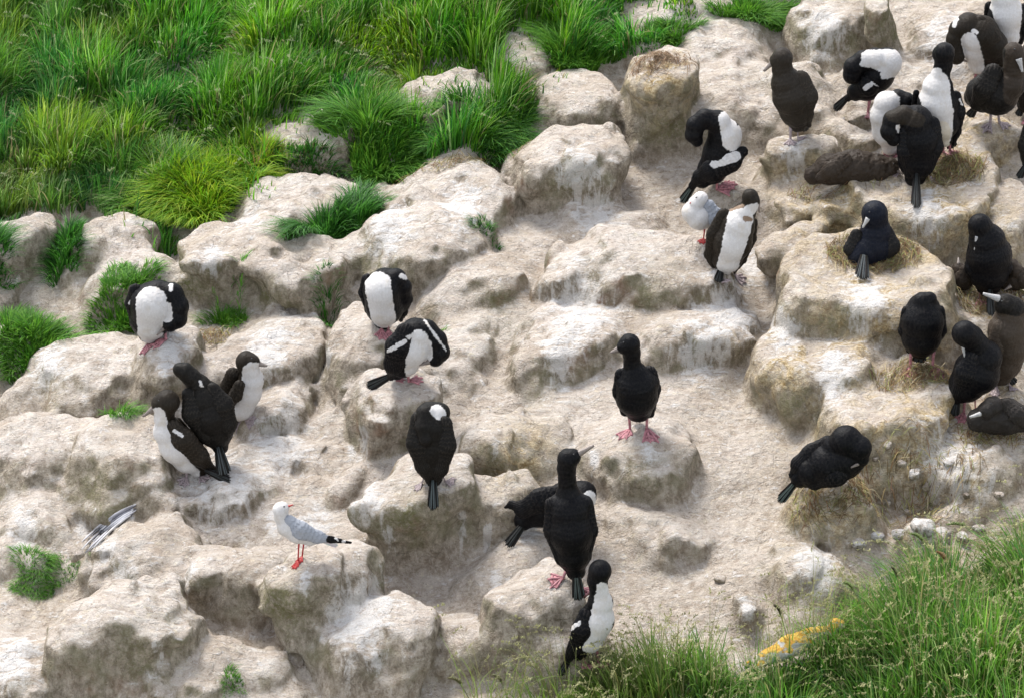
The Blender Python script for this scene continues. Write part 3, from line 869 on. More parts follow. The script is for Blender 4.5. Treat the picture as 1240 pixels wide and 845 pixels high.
bird('shag', 'black and white shag half hidden by foreground grass below the tall black one', SH, G1, (715, 800), B,
     [[(700,790,.02,10),(712,770,0,19),(722,747,0,21),(726,727,0,15),(724,711,0,11),(722,698,0,12),(725,687,0,14)]],
     wings=[([(708,740,-.05,9),(704,758,-.07,12),(696,780,-.06,9),(685,803,-.03,4)], [(W,688,759,701,750,3.4,2.6)])],
     regions=[(W,727,708,730,742,9,15),(W,726,745,718,775,17,16),(W,686,747,684,756,2,2),(B,716,700,712,728,6,5)],
     bill=((728,680,.06),(729,680,.11)), tail=((692,793,-.01),(676,818,-.03),5), legs=[((706,785,0),(706,800),-60),((722,780,0),(724,798),-60)])
bird('gull', 'grey-winged gull with red legs standing on the boulder, head turned back right', 'gull', G3, (360, 681), WHITE,
     [[(394,651,.02,5),(376,648,.01,11),(362,642,0,14),(350,635,0,13),(343,625,0,8.5),(342,615,0,8.8),(345,613,0,7.5)]],
     wings=[([(353,628,-.03,7),(366,640,-.045,11),(385,648,-.03,8),(402,652,-.01,4),(425,656,.02,1.6)], [(BLACK,403,652,430,657,7,6),(W,408,650,410,653,1.4,1.2),(W,416,654,418,654,1.2,1)])],
     bill=((351,611,0),(357,609,0),2.0), billmat=M_REDBILL, eye=((347,611,-.035),1.0), tail=((392,655,.02),(410,660,.03),3.5,(.7,.68,.66)), tailcol=WHITE,
     wingcol=GREY, legs=[((363,652,0),(361,680),-130,.045),((369,652,.02),(366,675),-130,.045)], legmat=M_RED, h=.005, rough=.0004)
bird('gull', 'hunched white gull behind the brown-headed shag and below the curled preening one', 'gull', G3, (850, 293), WHITE,
     [[(875,263,.05,8),(860,263,.03,13),(846,263,0,16),(838,258,0,13),(842,248,0,9.5),(847,242,0,9)]],
     wings=[([(857,251,-.02,8),(864,264,-.035,11),(882,267,0,6)],)], bill=((839,244,-.02),(834,248,-.03),1.8), billmat=M_REDBILL, eye=((841,241,-.035),.9),
     wingcol=GREY, legs=[((853,276,0),(852,291),-120,.05),((858,276,.02),(858,290),-100,.05)], legmat=M_RED, h=.005, rough=.0004,
     tail=((880,266,.05),(893,270,.07),3.5,(.7,.68,.66)), tailcol=WHITE)
bird('shag', 'white-bellied shag with brown head and collar beside the hunched gull', SH, G2, (882, 337), BROWN,
     [[(876,325,.04,11),(880,312,.02,19),(885,293,0,24),(891,274,0,21),(899,260,0,13),(906,250,0,10),(905,241,0,9.5),(909,246,-.02,7.5)]],
     wings=[([(874,263,0,9),(864,285,0,10),(860,308,.02,8),(868,328,.04,4)],),([(911,270,.04,5),(909,290,.05,6),(900,315,.05,4),(890,330,.05,2)],)],
     regions=[(W,893,268,880,322,16,13),(W,903,258,911,253,8,5),(TAN,883,256,896,252,2.5,2),(TAN,900,267,905,268,4,3)],
     bill=((914,249,-.02),(916,259,-.03),2.8), tail=((873,325,.03),(868,343,.02),6), legs=[((876,326,0),(874,337),-60,.06),((888,326,0),(890,335),-10,.07)], legmat=M_GREYFOOT)
bird('shag', 'shag with its black neck curled left over a white back, one pink foot showing', SH, G1, (872, 232), B,
     [[(850,217,0,12),(862,206,.02,18),(872,188,.02,22),(876,166,.02,20),(867,151,0,14),(851,147,-.01,11.5),(840,155,-.02,11),(838,166,-.03,10.5),(842,173,-.03,7.5)]],
     wings=[([(897,186,-.04,7),(882,197,-.07,14),(862,208,-.07,14),(847,215,-.04,9),(838,226,-.02,5)], [(W,863,201,888,192,5.5,7)])],
     regions=[(W,876,147,885,175,10,13,(.6,-.6,.8)),(W,892,160,894,180,6,6,(.6,-.6,.8))], bill=((844,176,-.03),(847,184,-.03),2.6),
     tail=((842,221,0),(825,247,.01),6,(.10,.13,.12)), legs=[((868,220,0),(868,231),0,.11),((876,222,.05),(876,228),10,.09)])
bird('shag', 'young brown shag standing upright on a grey ledge, looking left', SH, G2, (957, 171), (.026,.021,.016),
     [[(966,149,.03,12),(963,136,.02,20),(957,118,0,24),(950,103,0,19),(944,89,0,12),(943,75,0,12.5),(937,78,0,9)]],
     wings=[([(966,101,-.03,12),(974,120,-.05,13),(975,139,-.04,8),(979,153,0,3)],)], bill=((932,80,0),(922,90,-.01),4), eye=((938,73,-.045),1.2),
     tail=((972,150,.05),(980,157,.1),6), legs=[((957,155,0),(957,171),-100,.07),((966,154,.02),(966,168),-60,.06)], legmat=M_GREYFOOT, rough=.002)
bird('shag', 'preening shag with its white belly raised to the right and black tail at lower left', SH, G1, (1052, 140), B,
     [[(1035,113,0,11),(1047,106,0,18),(1060,93,0,20),(1070,79,0,18),(1056,76,-.02,14),(1041,77,-.03,12),(1030,85,-.04,12),(1028,94,-.05,11)]],
     wings=[([(1062,98,-.07,9),(1048,106,-.07,13),(1036,112,-.04,10),(1025,121,-.02,4)], [(W,1044,110,1049,107,3.5,3),(W,1052,104,1060,106,2,2)])],
     regions=[(W,1049,75,1078,80,12,19,(.2,-1,.8)),(W,1068,94,1074,92,7,6),(W,1040,82,1046,80,4,8)],
     tail=((1028,116,0),(1009,135,.01),5.5), legs=[((1052,122,0),(1051,138),-80,.07),((1060,120,.03),(1062,136),-60,.06)])
bird('shag', 'white-fronted shag mostly hidden behind the dark shag on the round nest', SH, G1, (1078, 192), B,
     [[(1078,178,.02,11),(1074,160,.01,19),(1069,142,0,18),(1071,129,0,16),(1083,122,0,10.5),(1093,125,-.02,9.5),(1098,132,-.02,8)]],
     wings=[([(1090,140,.06,10),(1092,160,.07,12),(1088,180,.06,6)],)], regions=[(W,1066,127,1072,178,18,18)], bill=((1101,137,-.02),(1104,143,-.02)),
     legs=[((1072,180,0),(1071,190),-90,.07),((1084,180,0),(1085,190),-90,.07)])
bird('shag', 'tall white-breasted shag standing on a pink foot in the straw of the round nest', SH, G1, (1143, 196), B,
     [[(1143,168,.03,11),(1138,150,.01,21),(1131,128,0,24),(1130,109,0,18),(1132,96,0,11),(1135,84,0,10.5),(1135,70,0,12),(1131,71,.02,10)]],
     wings=[([(1152,120,0,7),(1156,138,0,9),(1156,160,.01,6),(1154,176,.02,2)], [(W,1157,124,1160,130,1.2,1.2)]),([(1106,115,.06,4),(1106,135,.08,5),(1115,160,.08,3)],)],
     regions=[(W,1124,108,1134,165,19,15),(W,1126,93,1126,100,6,8),(W,1140,140,1142,170,8,7),(B,1137,84,1152,112,5,4),(CREAM,1136,160,1141,176,10,7)],
     bill=((1124,72,.05),(1118,74,.09)), legs=[((1141,172,0),(1142,186),-95,.1),((1149,172,.02),(1150,184),-60,.07)], tail=((1150,168,.08),(1155,180,.16),7))
bird('shag', 'dark shag on the rim of the round nest, neck curled left, tail hanging down', SH, G1, (1108, 219), B,
     [[(1108,215,0,13),(1109,195,0,23),(1110,170,0,26),(1104,151,0,21),(1090,144,-.01,13),(1077,149,-.02,12),(1073,162,-.04,11),(1078,171,-.05,9)]],
     wings=[([(1093,160,-.05,10),(1092,185,-.08,10),(1098,212,-.07,5)],),([(1122,155,-.03,12),(1127,180,-.06,11),(1122,206,-.07,6)],)],
     regions=[(BROWN,1080,140,1104,150,14,10),(W,1081,157,1083,164,2.2,1.6)], bill=((1083,176,-.07),(1087,182,-.09),2.6), tail=((1106,212,-.10),(1101,258,-.30),6.5),
     legs=[((1095,208,.02),(1090,212),-170,.06),((1118,208,.02),(1124,216),-40,.06)], legmat=M_GREYFOOT)
bird('shag', 'brown-backed shag near the top right corner, neck arched down to the left', SH, G1, (1188, 100), BROWN,
     [[(1207,72,.02,12),(1197,58,0,20),(1182,45,0,24),(1168,36,0,17),(1156,39,-.01,11),(1152,50,-.02,10),(1152,62,-.03,10),(1155,71,-.04,10)],[(1180,60,0,18),(1184,78,.02,13)]],
     wings=[([(1181,33,-.03,10),(1192,48,-.06,13),(1203,64,-.05,10),(1211,76,-.02,4)],)], regions=[(W,1167,52,1180,84,8.5,10),(W,1153,24,1150,36,3,2),(W,1172,42,1176,45,3,2)],
     bill=((1161,74,-.05),(1168,77,-.05),2.6), tail=((1208,78,.03),(1216,96,.06),6), legs=[((1182,86,0),(1180,99),-90,.07),((1194,84,0),(1196,98),-70,.07)])
bird('shag', 'white-breasted shag cut off by the top edge in the right corner', SH, G1, (1222, 66), B,
     [[(1220,56,.02,10),(1218,42,0,17),(1215,20,0,22),(1212,4,0,16),(1206,-8,0,10),(1200,-16,0,11),(1194,-15,0,8)]],
     wings=[([(1236,15,0,8),(1237,35,0,9),(1232,55,.02,5)],),([(1195,10,.03,6),(1195,25,.04,6),(1203,48,.05,4)],)], regions=[(W,1212,3,1219,55,20,12)],
     bill=((1188,-14,0),(1178,-12,0)), legs=[((1217,58,0),(1216,65),-90,.07),((1227,58,0),(1228,65),-90,.07)])
bird('shag', 'dusky young shag near the right edge with its grey bill pointing down', SH, G2, (1202, 153), DUSK,
     [[(1178,118,.05,12),(1190,115,.02,23),(1205,115,0,26),(1217,104,-.02,20),(1222,88,-.03,13),(1220,69,-.03,12.5),(1224,74,-.04,9.5)]],
     wings=[([(1196,93,-.06,12),(1188,110,-.08,15),(1180,128,-.05,9)],)], regions=[(CHICK,1222,60,1220,120,13,12)],
     bill=((1225,79,-.105),(1229,92,-.125),3.8), billmat=M_PALEBILL, eye=((1219,66,-.09),1.2), legs=[((1199,136,0),(1199,151),-130,.07),((1208,136,.02),(1210,150),-40,.07)], legmat=M_GREYFOOT, rough=.002, tail=((1182,130,.04),(1174,142,.08),6))
bird('shag', 'brown-headed shag mostly cut off by the right edge, behind the dusky young one', SH, G2, (1243, 146), DUSK,
     [[(1242,126,.02,12),(1243,108,0,17),(1242,84,0,12),(1240,66,0,10)]], wings=[([(1234,95,-.04,7),(1232,112,-.05,8),(1236,130,-.02,4)],)], bill=((1248,64,0),(1258,66,0)),
     regions=[(CHICK,1240,60,1242,85,13,10)], legs=[((1241,134,0),(1241,145),-90,.06),((1248,134,0),(1249,145),-90,.06)], tail=((1238,128,.04),(1232,142,.06),5))
bird('shag', 'dark shag cut off by the right edge, only its back and drooping tail showing', SH, G1, (1243, 222), DUSK,
     [[(1246,208,0,9),(1248,188,0,15),(1250,165,0,17),(1249,140,.02,12),(1251,126,.02,11)]], wings=[([(1240,158,-.03,8),(1237,178,-.04,9),(1240,200,-.02,4)],)],
     tail=((1240,200,-.03),(1231,218,-.05),5), bill=((1259,126,0),(1268,130,0)), legs=[((1246,210,0),(1246,221),-90,.06),((1254,210,0),(1254,221),-90,.06)])
bird('shag_chick', 'fluffy dark brown chick lying flat on the nest mound left of the round nest', 'chick', G2, (1020, 226), CHICK,
     [[(984,213,0,11),(1004,206,0,19),(1034,203,.02,21),(1062,204,.03,17),(1076,203,.03,12)]], wings=[([(1020,196,-.06,9),(1003,208,-.09,10),(992,216,-.08,6)],)],
     rough=.006, bill=((1085,207,.0),(1092,212,-.02)), eye=((1080,200,-.03),1.1))
bird('shag', 'blue-black shag sitting on the tall yellowish nest mound with grey tail fanned over the rim', SH, G1, (1052, 316), (.005,.007,.014),
     [[(1040,312,-.04,15),(1048,304,0,22),(1057,297,.02,24),(1059,282,.02,19),(1058,270,.02,15),(1056,260,0,16)]],
     wings=[([(1035,286,-.02,8),(1029,302,-.04,9),(1031,313,-.04,5)],),([(1069,284,0,12),(1076,299,-.03,12),(1064,313,-.04,8)],)], wingcol=(.010,.0095,.0095),
     bill=((1046,268,-.06),(1041,277,-.07),3), billmat=M_PALEBILL, eye=((1048,259,-.07),1.2), tail=((1043,310,-.12),(1037,341,-.26),9,(.07,.08,.085)))
bird('shag', 'large black shag standing between brown chicks at the right edge, head bowed left', SH, G1, (1196, 362), B,
     [[(1196,346,0,14),(1195,330,0,24),(1194,310,0,27),(1190,293,0,22),(1183,281,0,15),(1180,275,-.01,14.5)]],
     wings=[([(1175,300,0,8),(1175,325,-.02,10),(1186,350,-.02,5)],),([(1211,302,0,9),(1213,325,-.02,9),(1205,350,-.02,5)],)],
     bill=((1176,290,-.06),(1174,304,-.07),2.8), billmat=M_PALEBILL, tail=((1195,348,-.08),(1194,385,-.24),5.5), legs=[((1188,350,.03),(1187,362),-90,.07),((1204,350,.03),(1205,361),-60,.07)])
bird('shag_chick', 'brown chick peeping out left of the large black bowed shag', 'chick', G2, (1166, 352), CHICK,
     [[(1174,344,.06,12),(1165,338,.05,14),(1161,328,.05,10)]], rough=.004, bill=((1160,319,.05),(1160,312,.08)), wings=[([(1166,328,-.02,7),(1163,338,-.03,9),(1168,348,-.02,5)],)])
bird('shag_chick', 'brown chick lying right of the large black bowed shag at the picture edge', 'chick', G2, (1230, 353), CHICK,
     [[(1220,340,.04,12),(1232,337,.03,14),(1246,338,.03,12)],[(1228,328,0,9),(1224,322,.02,8)]], rough=.004, bill=((1220,348,-.05),(1214,352,-.06)), wings=[([(1232,330,-.02,7),(1240,340,-.04,9),(1246,347,-.02,5)],)])
bird('shag', 'black shag with its head tucked low, standing front-on with two pink feet', SH, G1, (1115, 449), B,
     [[(1113,422,.02,13),(1113,408,0,24),(1113,388,0,26),(1114,375,.02,20),(1112,366,0,11),(1120,363,0,9)]],
     wings=[([(1095,378,.0,8),(1093,400,0,8),(1101,424,.02,5)],),([(1132,378,0,8),(1135,400,0,8),(1127,424,.02,5)],)],
     tail=((1113,422,.03),(1113,440,.04),9), bill=((1124,365,.04),(1128,368,.08)), legs=[((1102,424,0),(1102,446),-110,.095),((1129,424,0),(1129,440),-80,.1)])
bird('shag', 'black shag preening its breast with head bent left, standing left of the standing brown juvenile', SH, G1, (1168, 502), B,
     [[(1160,475,0,13),(1168,465,0,22),(1179,450,0,28),(1186,433,0,22),(1177,419,-.01,15),(1168,409,-.02,15),(1160,404,-.04,15.5)]],
     wings=[([(1172,432,-.06,12),(1166,450,-.08,16),(1160,470,-.06,11),(1156,488,-.03,4)],)], bill=((1158,418,-.06),(1161,432,-.07),2.6), billmat=M_PALEBILL, eye=((1151,402,-.07),1.2),
     tail=((1158,476,0),(1153,505,-.04),6), legs=[((1167,484,0),(1167,501),-120,.07),((1180,482,.02),(1181,498),-60,.06)])
bird('shag', 'young pale-brown shag standing at the right edge, bill raised to the left', SH, G2, (1213, 470), (.05,.038,.028),
     [[(1213,455,.02,12),(1216,440,.02,19),(1220,420,.02,22),(1215,401,.02,23),(1218,386,.03,18),(1220,375,.03,15),(1211,370,.02,14)]],
     wings=[([(1205,398,-.04,11),(1200,420,-.05,12),(1206,445,-.03,6)],)], bill=((1199,362,0),(1182,357,-.02),4.2), billmat=M_PALEBILL, eye=((1203,366,-.06),1.3),
     regions=[(DUSK,1206,368,1222,372,14,13)], rough=.0025, legs=[((1208,458,0),(1207,469),-120,.06),((1220,458,0),(1222,468),-60,.06)], legmat=M_GREYFOOT, tail=((1222,454,.06),(1230,466,.1),6))
bird('shag_chick', 'dark chick lying below the brown juvenile at the right edge, pale bill left', 'chick', G2, (1204, 527), (.022,.019,.017),
     [[(1234,506,0,17),(1218,504,0,22),(1200,504,0,21),(1184,508,0,15)],[(1198,492,-.04,13),(1190,497,-.07,9)]], rough=.003,
     wings=[([(1215,490,-.05,9),(1226,502,-.09,10),(1238,514,-.07,6)],)], bill=((1188,498,-.08),(1170,504,-.09),4), billmat=M_PALEBILL, eye=((1194,488,-.09),1.2), regions=[(W,1232,494,1234,498,1.5,1),(W,1219,485,1220,488,1.2,1),(W,1222,508,1223,509,1.2,1)])
bird('shag', 'crouching black shag with ruffled wing, sitting on the straw-skirted mound', SH, G1, (1005, 596), B,
     [[(968,578,0,12),(980,570,0,19),(1000,561,0,25),(1020,554,0,25),(1028,550,0,21)],[(1008,540,0,15),(1021,533,-.02,19),(1036,541,-.05,15),(1038,553,-.06,11)]],
     wings=[([(1000,536,.04,10),(982,549,.02,13),(968,562,0,12),(960,574,0,6)],),([(1030,560,-.06,12),(1008,572,-.08,16),(985,583,-.05,9),(975,586,-.03,4)], [(GREY,1000,562,1004,559,1.5,1),(GREY,1014,552,1016,550,1.2,1)])],
     tail=((966,579,0),(942,609,-.03),6.5,(.10,.13,.12)), bill=((1034,560,-.1),(1026,564,-.12)))
# ------------------------------------------------------------------ grass, straw and the rest
def grass_material(name, rough=.55):
    m, nt, bs = nodes(name)
    att = nt.nodes.new("ShaderNodeVertexColor"); att.layer_name = "blade"
    nt.links.new(att.outputs[0], bs.inputs['Base Color']); bs.inputs['Roughness'].default_value = rough
    bs.inputs['Specular IOR Level'].default_value = .35
    tr = nt.nodes.new("ShaderNodeBsdfTranslucent"); nt.links.new(att.outputs[0], tr.inputs['Color'])
    mx = nt.nodes.new("ShaderNodeMixShader"); mx.inputs[0].default_value = .45
    nt.links.new(bs.outputs[0], mx.inputs[1]); nt.links.new(tr.outputs[0], mx.inputs[2])
    nt.links.new(mx.outputs[0], nt.nodes["Material Output"].inputs['Surface'])
    return m
M_GRASS = grass_material("grass blades")
M_STRAW = grass_material("dry straw", .7)

def poly_mask(P, poly):
    x, y = P[:, 0], P[:, 1]; ins = np.zeros(len(P), bool)
    for (x0, y0), (x1, y1) in zip(poly, poly[1:] + poly[:1]):
        c = ((y0 > y) != (y1 > y)) & (x < (x1 - x0) * (y - y0) / ((y1 - y0) or 1e-9) + x0)
        ins ^= c
    return ins

# ground height on a regular lattice, for dropping roots quickly
GZX = np.arange(-4.3, 4.3, .03); GZY = np.arange(-4.05, 5.15, .03)
def ground_zi(x, y):
    r = TREE.ray_cast(Vector((x, y, SL * y + GX * x + 1.5)), Vector((0, 0, -1)))
    return (r[0][2], int(TID[TQ[r[2], 0]])) if r[0] is not None else (SL * y + GX * x, 0)
_g = np.array([[ground_zi(float(a), float(b)) for b in GZY] for a in GZX])
GZ, GID = _g[:, :, 0], _g[:, :, 1].astype(int)
def gid_fast(x, y):
    return GID[np.clip(np.round((x - GZX[0]) / .03).astype(int), 0, len(GZX) - 1), np.clip(np.round((y - GZY[0]) / .03).astype(int), 0, len(GZY) - 1)]
def gz_fast(x, y):
    i = np.clip((x - GZX[0]) / .03, 0, len(GZX) - 1.01); j = np.clip((y - GZY[0]) / .03, 0, len(GZY) - 1.01)
    a, b = i.astype(int), j.astype(int); u, v = i - a, j - b
    return (GZ[a, b] * (1 - u) + GZ[a + 1, b] * u) * (1 - v) + (GZ[a, b + 1] * (1 - u) + GZ[a + 1, b + 1] * u) * v

def blades(root, h, lean, az, width, col, K=5, droop=1.0, curl=None, root_col=None):
    """root (n,3); h length; lean 0..1; az direction; returns V, F, C"""
    n = len(root); t = np.linspace(0, 1, K + 1)
    d = np.stack([np.cos(az), np.sin(az), np.zeros(n)], 1)
    if curl is None: curl = np.zeros(n)
    side = np.stack([-np.sin(az + curl), np.cos(az + curl), np.zeros(n)], 1)
    V = np.zeros((n, K + 1, 2, 3)); C = np.zeros((n, K + 1, 2, 3))
    for k, tt in enumerate(t):
        out = lean * (tt ** 1.9) + .12 * tt
        up = tt * (1 - .42 * lean * tt ** 2 * droop)
        c = root + d * (h * out)[:, None] + np.array([0, 0, 1.0]) * (h * up)[:, None]
        w = width * (1 - tt ** 2.2) * .5 + .0004
        V[:, k, 0] = c - side * w[:, None]; V[:, k, 1] = c + side * w[:, None]
        cc = col if root_col is None else root_col + (col - root_col) * min(1, tt * 2.2)
        C[:, k, 0] = C[:, k, 1] = cc
    idx = np.arange(n)[:, None] * (K + 1) * 2 + np.arange(K)[None, :] * 2
    idx = idx.ravel()
    Fq = np.stack([idx, idx + 1, idx + 3, idx + 2], 1)
    return V.reshape(-1, 3), Fq, C.reshape(-1, 3)

def merge(parts):
    V, Fq, C = [], [], []; o = 0
    for v, f, c in parts:
        V.append(v); Fq.append(f + o); C.append(c); o += len(v)
    return np.concatenate(V), np.concatenate(Fq), np.concatenate(C)

GREENS = np.array([(.055,.19,.012),(.085,.26,.014),(.13,.33,.02),(.03,.12,.018),(.05,.19,.025),(.24,.42,.07)])
def pick(rg, n, pal, w=None, var=.25):
    c = np.array(pal)[rg.choice(len(pal), n, p=w)]
    return np.clip(c * (1 + rg.uniform(-var, var, (n, 1))), 0, 1)

def heads(V_tip, dirs, rg, length, col, per=16, w=.0035):
    """loose seed heads: many short spikelets around the end of a stem"""
    n = len(V_tip)
    R = np.repeat(V_tip, per, 0); D = np.repeat(dirs, per, 0)
    t = rg.random(n * per)
    R = R + D * (t * length)[:, None] + np.array([0, 0, 1]) * (-(t ** 2) * length * .35)[:, None]
    az = rg.uniform(0, 2 * math.pi, n * per)
    L = length * .22 * (1.1 - t * .6)
    return blades(R, L, rg.uniform(.3, .9, n * per), az, np.full(n * per, w), np.repeat(col, per, 0), K=2)

def grass_field(name, poly, dens, clump, hr, rg, pal, weights, tag_kw, wind=(1.0, 0.0), width=(.0055, .012), hfun=None, colfun=None, seed_frac=0.0, bounds=None, seedcol=(.38,.42,.22)):
    pl = np.array([on_plane(*p)[:2] for p in poly]) if bounds is None else bounds
    lo, hi = pl.min(0), pl.max(0)
    lo = np.maximum(lo, (-4.2, -3.95)); hi = np.minimum(hi, (4.2, 5.05))
    n = int((hi[0] - lo[0]) * (hi[1] - lo[1]) * dens)
    xy = rg.uniform(lo, hi, (n, 2))
    z = gz_fast(xy[:, 0], xy[:, 1])
    R = np.column_stack([xy, z])
    px = project(R)
    jit = 7 * np.stack([point_noise(R, .12, 3), point_noise(R, .12, 4)], 1)
    m = poly_mask(px + jit, poly) & ((gid_fast(xy[:, 0], xy[:, 1]) == 0) | (rg.random(n) < .04))
    R = R[m]; px = px[m]; n = len(R)
    # tussocks: each blade belongs to its nearest centre, leans away from it
    nc = max(3, int((hi[0] - lo[0]) * (hi[1] - lo[1]) / clump ** 2))
    cc = rg.uniform(lo, hi, (nc, 2)); ch = rg.uniform(.5, 1.3, nc); cw = rg.normal(0, .5, nc); ccol = rg.random(nc)
    best = np.full(n, 1e9); bi = np.zeros(n, int)
    for k in range(nc):
        dd = ((R[:, :2] - cc[k]) ** 2).sum(1); u = dd < best
        best[u] = dd[u]; bi[u] = k
    dist = np.sqrt(best) / clump
    away = R[:, :2] - cc[bi]; az = np.arctan2(away[:, 1], away[:, 0])
    vx = np.cos(az) * np.minimum(dist * 1.6, 1) + wind[0] * .5 + np.cos(cw[bi]) * .2 + rg.normal(0, .35, n); vy = np.sin(az) * np.minimum(dist * 1.6, 1) + wind[1] * .5 - .25 + rg.normal(0, .35, n)
    az = np.arctan2(vy, vx)
    h = rg.uniform(hr[0], hr[1], n) * ch[bi] * np.clip(1.15 - dist * .6, .45, 1.2)
    if hfun is not None: h = h * hfun(px)
    lean = np.clip(.14 + dist * .38 + rg.normal(0, .2, n), .03, 1.1)
    col = pick(rg, n, pal, weights)
    tint = ccol[bi][:, None]
    col = col * (.75 + .5 * tint) * np.array([1, 1, 1]) + (tint > .72) * np.array([.02, .02, -.004])
    if colfun is not None: col = colfun(px, col, rg)
    parts = [blades(R, h, lean, az, rg.uniform(*width, n), np.clip(col, .005, 1), 5, curl=rg.uniform(-1.2, 1.2, n))]
    if seed_frac:
        k = rg.random(n) < seed_frac
        Rs, hs_, az_s = R[k], h[k] * rg.uniform(1.15, 1.5, k.sum()), az[k]
        ln = np.clip(lean[k] * .6, .1, .7)
        sc = np.clip(np.tile(np.array(seedcol), (k.sum(), 1)) * rg.uniform(.6, 1.15, (k.sum(), 1)), 0, 1)
        parts.append(blades(Rs, hs_, ln, az_s, np.full(k.sum(), .0028), sc * .8, 5))
        tip = Rs + np.stack([np.cos(az_s) * hs_ * (ln + .12) * .93, np.sin(az_s) * hs_ * (ln + .12) * .93, hs_ * (1 - .42 * ln) * .96], 1)
        dr = np.stack([np.cos(az_s), np.sin(az_s), np.full(k.sum(), .25)], 1)
        parts.append(heads(tip - dr * .03, dr, rg, .085, sc, per=12, w=.006))
    V, Fq, C = merge(parts)
    o = mesh_np(name, V, Fq, M_GRASS, smooth=False, cols={'blade': C})
    tag(o, **tag_kw)
    return o

rg = np.random.default_rng(5)
def hsward(p):
    f = np.where(p[:, 1] > 215, .72, 1.0) * np.clip(1.0 - (p[:, 0] - 560) / 1300, .6, 1)
    for cx, cy, w, d, H, o, lab in ROCKS[:14]:
        q = ((p[:, 0] - cx) / (w * 1.0)) ** 2 + np.where(p[:, 1] > cy, (p[:, 1] - cy) / (d + 38), (p[:, 1] - cy) / (d + 4)) ** 2
        f = np.where(q < 1, f * .3, f)
    return f
def sward_col(px, col, rg):
    # broad drifts of yellow, blue and dull green turf
    n = len(px)
    Q = np.column_stack([px, np.zeros(n)])
    a = point_noise(Q, 130, 21); b = point_noise(Q, 60, 22)
    col = col * (1 + .35 * a)[:, None]
    dull = np.clip((260 - px[:, 0]) / 260, 0, 1)[:, None] * .3
    col = col * (1 - dull) + np.array([.09, .17, .06]) * dull
    bl = (b > .25)[:, None]
    col = np.where(bl, col * np.array([.75, 1.0, 1.3]), col)
    yl = (b < -.35)[:, None]
    col = np.where(yl, col * np.array([1.5, 1.1, .9]), col)
    pale = rg.random(n) < .10
    col[pale] = col[pale] * .5 + np.array([.24, .33, .13])
    dead = rg.random(n) < .05
    col[dead] = np.array([.36, .31, .15]) * rg.uniform(.6, 1.1, (dead.sum(), 1))
    return col
SWARD = [(-120,-140),(1010,-140),(990,-30),(905,-25),(845,-6),(830,60),(775,70),(748,78),(700,78),(672,110),(640,150),(585,185),(520,192),(455,200),(400,200),(340,200),(330,250),(255,262),(205,258),(215,310),(185,320),(150,296),(110,252),(80,262),(62,262),(30,262),(0,285),(-120,330)]
grass_field('grass', SWARD, 7000, .27, (.15, .36), rg, GREENS, [.2,.24,.2,.14,.14,.08],
            dict(label='thick sward of long green grass covering the upper left of the slope', cat='grass', kind='stuff'), wind=(.5, -.3),
            colfun=sward_col, seed_frac=.005, hfun=hsward)

def tuft(cx, cy, rx, ry, n, hr, label, pal=GREENS, seed=0, wd=(.0045, .0095), name='grass_tuft', lean=.34, group='grass tufts on the slope', kind=None, nc=1, shear=0.0):
    rg = np.random.default_rng(seed + 100)
    P0 = hit(cx, cy); s = pscale(P0)
    r = np.sqrt(rg.random(n)); a = rg.uniform(0, 2 * math.pi, n)
    wob = 1 + .25 * np.sin(a * 3 + seed) + .15 * np.sin(a * 5 + 2 * seed)
    x = P0[0] + r * np.cos(a) * rx / s * wob; y = P0[1] + r * np.sin(a) * ry / s / math.sin(E + math.atan(SL)) * wob + (x - P0[0]) * shear
    R = np.column_stack([x, y, gz_fast(x, y) - .01])
    nk = max(3, int(rx * ry / 220)); ka = rg.uniform(0, 6.28, nk); kr = np.sqrt(rg.random(nk)) * .85
    kx = P0[0] + kr * np.cos(ka) * rx / s; ky = P0[1] + kr * np.sin(ka) * ry / s / .75 + (kx - P0[0]) * shear
    kh = rg.uniform(.6, 1.15, nk)
    dk = (x[:, None] - kx) ** 2 + (y[:, None] - ky) ** 2; ki = dk.argmin(1)
    az = np.arctan2((y - ky[ki]) + .03 * np.sin(a) - .03, (x - kx[ki]) + .03 * np.cos(a) + .02) + rg.normal(0, .55, n)
    h = rg.uniform(*hr, n) * kh[ki] * (1.1 - r * .35)
    r = np.sqrt(dk.min(1)) / (.5 * math.sqrt(rx * ry) / s / math.sqrt(nk)) * .8
    col = pick(rg, n, pal, var=.35)
    T = np.array([P0[0], P0[1], P0[2]])
    V, Fq, C = blades(R, h, np.clip(lean * (.3 + r) + rg.normal(0, .12, n), .03, 1.1), az, rg.uniform(*wd, n), np.clip(col, .005, 1), 5, curl=rg.uniform(-1, 1, n))
    o = mesh_np(name, V - T, Fq, M_GRASS, smooth=False, cols={'blade': C}); o.location = T
    tag(o, label, 'grass tuft', group)
    return o
YG = np.array([(.20,.38,.012),(.26,.42,.014),(.13,.31,.014),(.34,.42,.03)])
DG = np.array([(.035,.14,.015),(.05,.19,.02),(.03,.11,.02),(.08,.24,.03)])
BG = np.array([(.09,.25,.02),(.06,.19,.02),(.14,.31,.03)])
tuft(250,232,62,42,5600,(.18,.33),'bright yellow-green tussock above the large flat-topped boulder',YG,1)
tuft(190,222,50,40,3400,(.18,.33),'fresh green tussock with pale tips left of the yellow-green one',np.concatenate([BG,[(.24,.32,.12)]]),2)
tuft(308,216,34,22,1500,(.10,.20),'yellowing low tussock above the pale rock',np.concatenate([YG,[(.30,.20,.07)]]),3)
tuft(410,280,52,15,2300,(.10,.22),'dark green tuft standing between pale rocks below the sward',DG,4,shear=.75)
tuft(590,165,62,28,3800,(.16,.30),'big dark green clump at the lower edge of the sward in the middle',np.concatenate([DG,BG]),5)
tuft(462,172,60,28,3600,(.14,.28),'mid-green clump right of the lone pale rock in the grass',BG,6)
